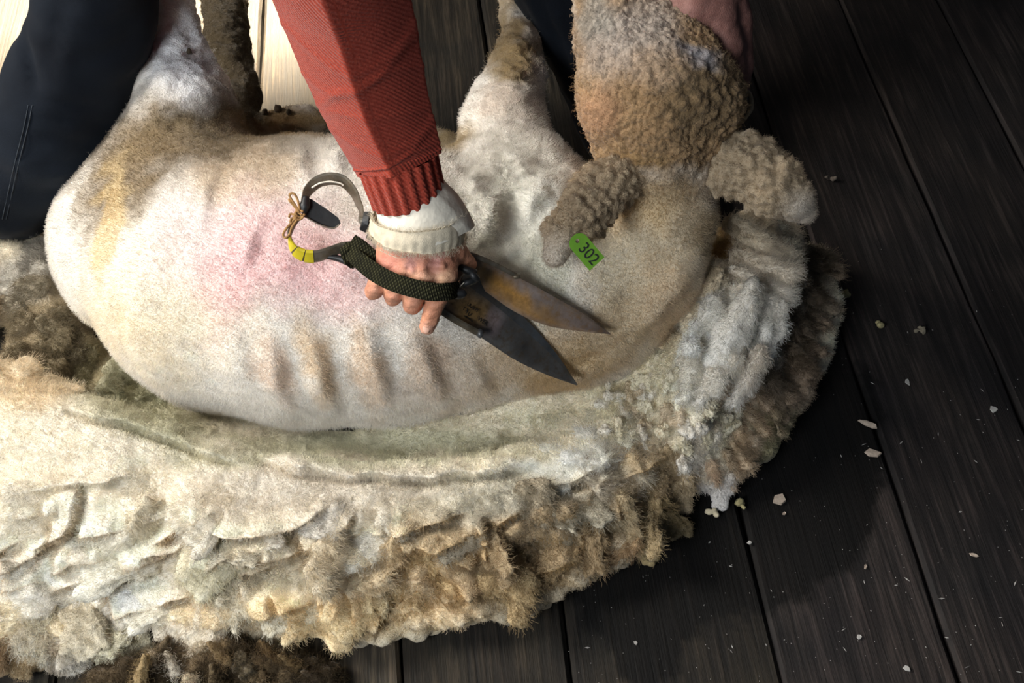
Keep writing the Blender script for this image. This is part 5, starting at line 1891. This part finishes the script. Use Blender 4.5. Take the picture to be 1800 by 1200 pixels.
def chip(px, py, lx, ly, deg, label, col=None, zt=.004, seed=1):
    rr_ = random.Random(seed)
    c = P(px, py, 0)
    k = depth(c) / FPX
    a = math.radians(-deg)
    n = rr_.choice((5, 6, 6))
    top, bot = [], []
    for i in range(n):
        t = 2 * math.pi * i / n
        r = rr_.uniform(.55, 1.25)
        x, y = math.cos(t) * lx * k * r, math.sin(t) * ly * k * r * 1.2
        p = np.array([c[0] + x * math.cos(a) - y * math.sin(a), c[1] + x * math.sin(a) + y * math.cos(a), 0])
        bot.append(p + np.array([0, 0, .0004]))
        top.append(p + (np.array([c[0], c[1], 0]) - p) * .12 + np.array([0, 0, zt * rr_.uniform(.6, 1.1)]))
    o = mesh_py('wood_chip', bot + top, [tuple(range(n))[::-1], tuple(n + i for i in range(n))] + [(i, (i + 1) % n, n + (i + 1) % n, n + i) for i in range(n)], col or M_CHIP)
    tag(o, label, 'wood chip', 'chips on the floor boards')


def tuft(px, py, rx, ry, label, mat, seed):
    c = P(px, py, 0)
    k = depth(c) / FPX
    lo = c - np.array([rx * k * 2, ry * k * 2.4, 0])
    hi = c + np.array([rx * k * 2, ry * k * 2.4, .035])
    g = Field(lo, hi, max(.0012, rx * k / 12))
    rr_ = random.Random(seed)
    for i in range(7):
        p = c + np.array([rr_.uniform(-.6, .6) * rx * k, rr_.uniform(-.6, .6) * ry * k, .003 + rr_.random() * .006])
        g.chain([(p, rr_.uniform(.28, .45) * min(rx, ry) * k)], .004)
    g.cut_floor(.0006)
    V, F = g.mesh(1)
    V = V + normals(V, F) * (fbm(V * 300, 3, seed) * .0014)[:, None]
    V[:, 2] = np.maximum(V[:, 2], .0005)
    o = mesh_np('wool_tuft', V, F, mat)
    tag(o, label, 'wool tuft', 'stray tufts on the boards')


chip(1370, 879, 12, 9, 10, 'largest pale chip on the dark wet stain beside the fleece', None, .006, 3)
chip(1378, 903, 5, 4, 0, 'small pale chip just below the largest chip on the stain', None, .003, 4)
chip(1528, 748, 19, 5, 28, 'long pale splinter lying right of the fleece', None, .005, 5)
chip(1534, 796, 14, 7, 5, 'short tan chip below the long splinter', None, .004, 6)
chip(1317, 954, 4, 5, 0, 'tiny bluish white chip on the stain by a board seam', M_SPECK, .003, 7)
chip(1521, 996, 3, 7, 10, 'little curled tan chip on the boards at lower right', None, .003, 8)
chip(1712, 975, 9, 3, 20, 'thin pale splinter near the right edge of the floor', None, .002, 9)
chip(1594, 1174, 7, 5, 0, 'pale grey chip near the bottom right edge', M_SPECK, .003, 10)
chip(1510, 1120, 4, 4, 0, 'small grey chip left of the bottom right chip', M_SPECK, .003, 11)
chip(1748, 720, 8, 6, 0, 'bluish white flake on the boards at far right', M_SPECK, .002, 12)
chip(1595, 672, 4, 6, 0, 'pale flake between the splinter and the yellow tuft', M_SPECK, .002, 13)
chip(1117, 1130, 4, 4, 0, 'tiny white chip at the lower tip of the stain', M_SPECK, .002, 14)
tuft(1546, 574, 13, 9, 'yellowish wool tuft on the boards right of the fleece', M_TUFT, 21)
tuft(1612, 584, 18, 8, 'flat grey wool tuft beside the yellowish tuft', mat_plain('grey_tuft', (.20, .17, .12), 1.0), 22)
tuft(1478, 522, 18, 13, 'olive wool tuft touching the right edge of the fleece', M_TUFT, 23)
tuft(1301, 890, 11, 12, 'olive wool tuft on the stain below the fleece', M_TUFT, 24)
tuft(1140, 985, 24, 18, 'brownish wool tuft just under the lower edge of the fleece', mat_plain('brown_tuft', (.34, .26, .13), 1.0), 25)
tuft(1458, 318, 15, 6, 'dim grey wool wisp on the dark boards right of the ear', mat_plain('dim_tuft', (.13, .11, .09), 1.0), 26)
tuft(1250, 905, 14, 10, 'cream wool tuft fallen beside the fleece corner', mat_plain('cream_tuft', (.60, .52, .36), 1.0), 27)

# countless specks of dust and straw
sv, sf = [], []
sr = random.Random(31)
for i in range(520):
    px, py = sr.uniform(1000, 1800), sr.uniform(430, 1200)
    if sr.random() > .25 + .75 * (py - 430) / 770:
        continue
    c = P(px, py, .0002)
    r1, r2, a = sr.uniform(.0004, .0012), sr.uniform(.0003, .0008) * (1 if sr.random() < .85 else 6), sr.uniform(0, 3.14)
    ex_ = np.array([math.cos(a), math.sin(a), 0])
    ey_ = np.array([-math.sin(a), math.cos(a), 0])
    k = len(sv)
    sv += [c - ex_ * r1, c - ey_ * r2, c + ex_ * r1, c + ey_ * r2, c + np.array([0, 0, .0007])]
    sf += [(k, k + 1, k + 4), (k + 1, k + 2, k + 4), (k + 2, k + 3, k + 4), (k + 3, k, k + 4), (k + 3, k + 2, k + 1, k)]
sp = mesh_py('floor_dust', sv, sf, M_SPECK)
tag(sp, 'pale dust specks and straw bits scattered over the dark boards', 'dust', None, 'stuff')
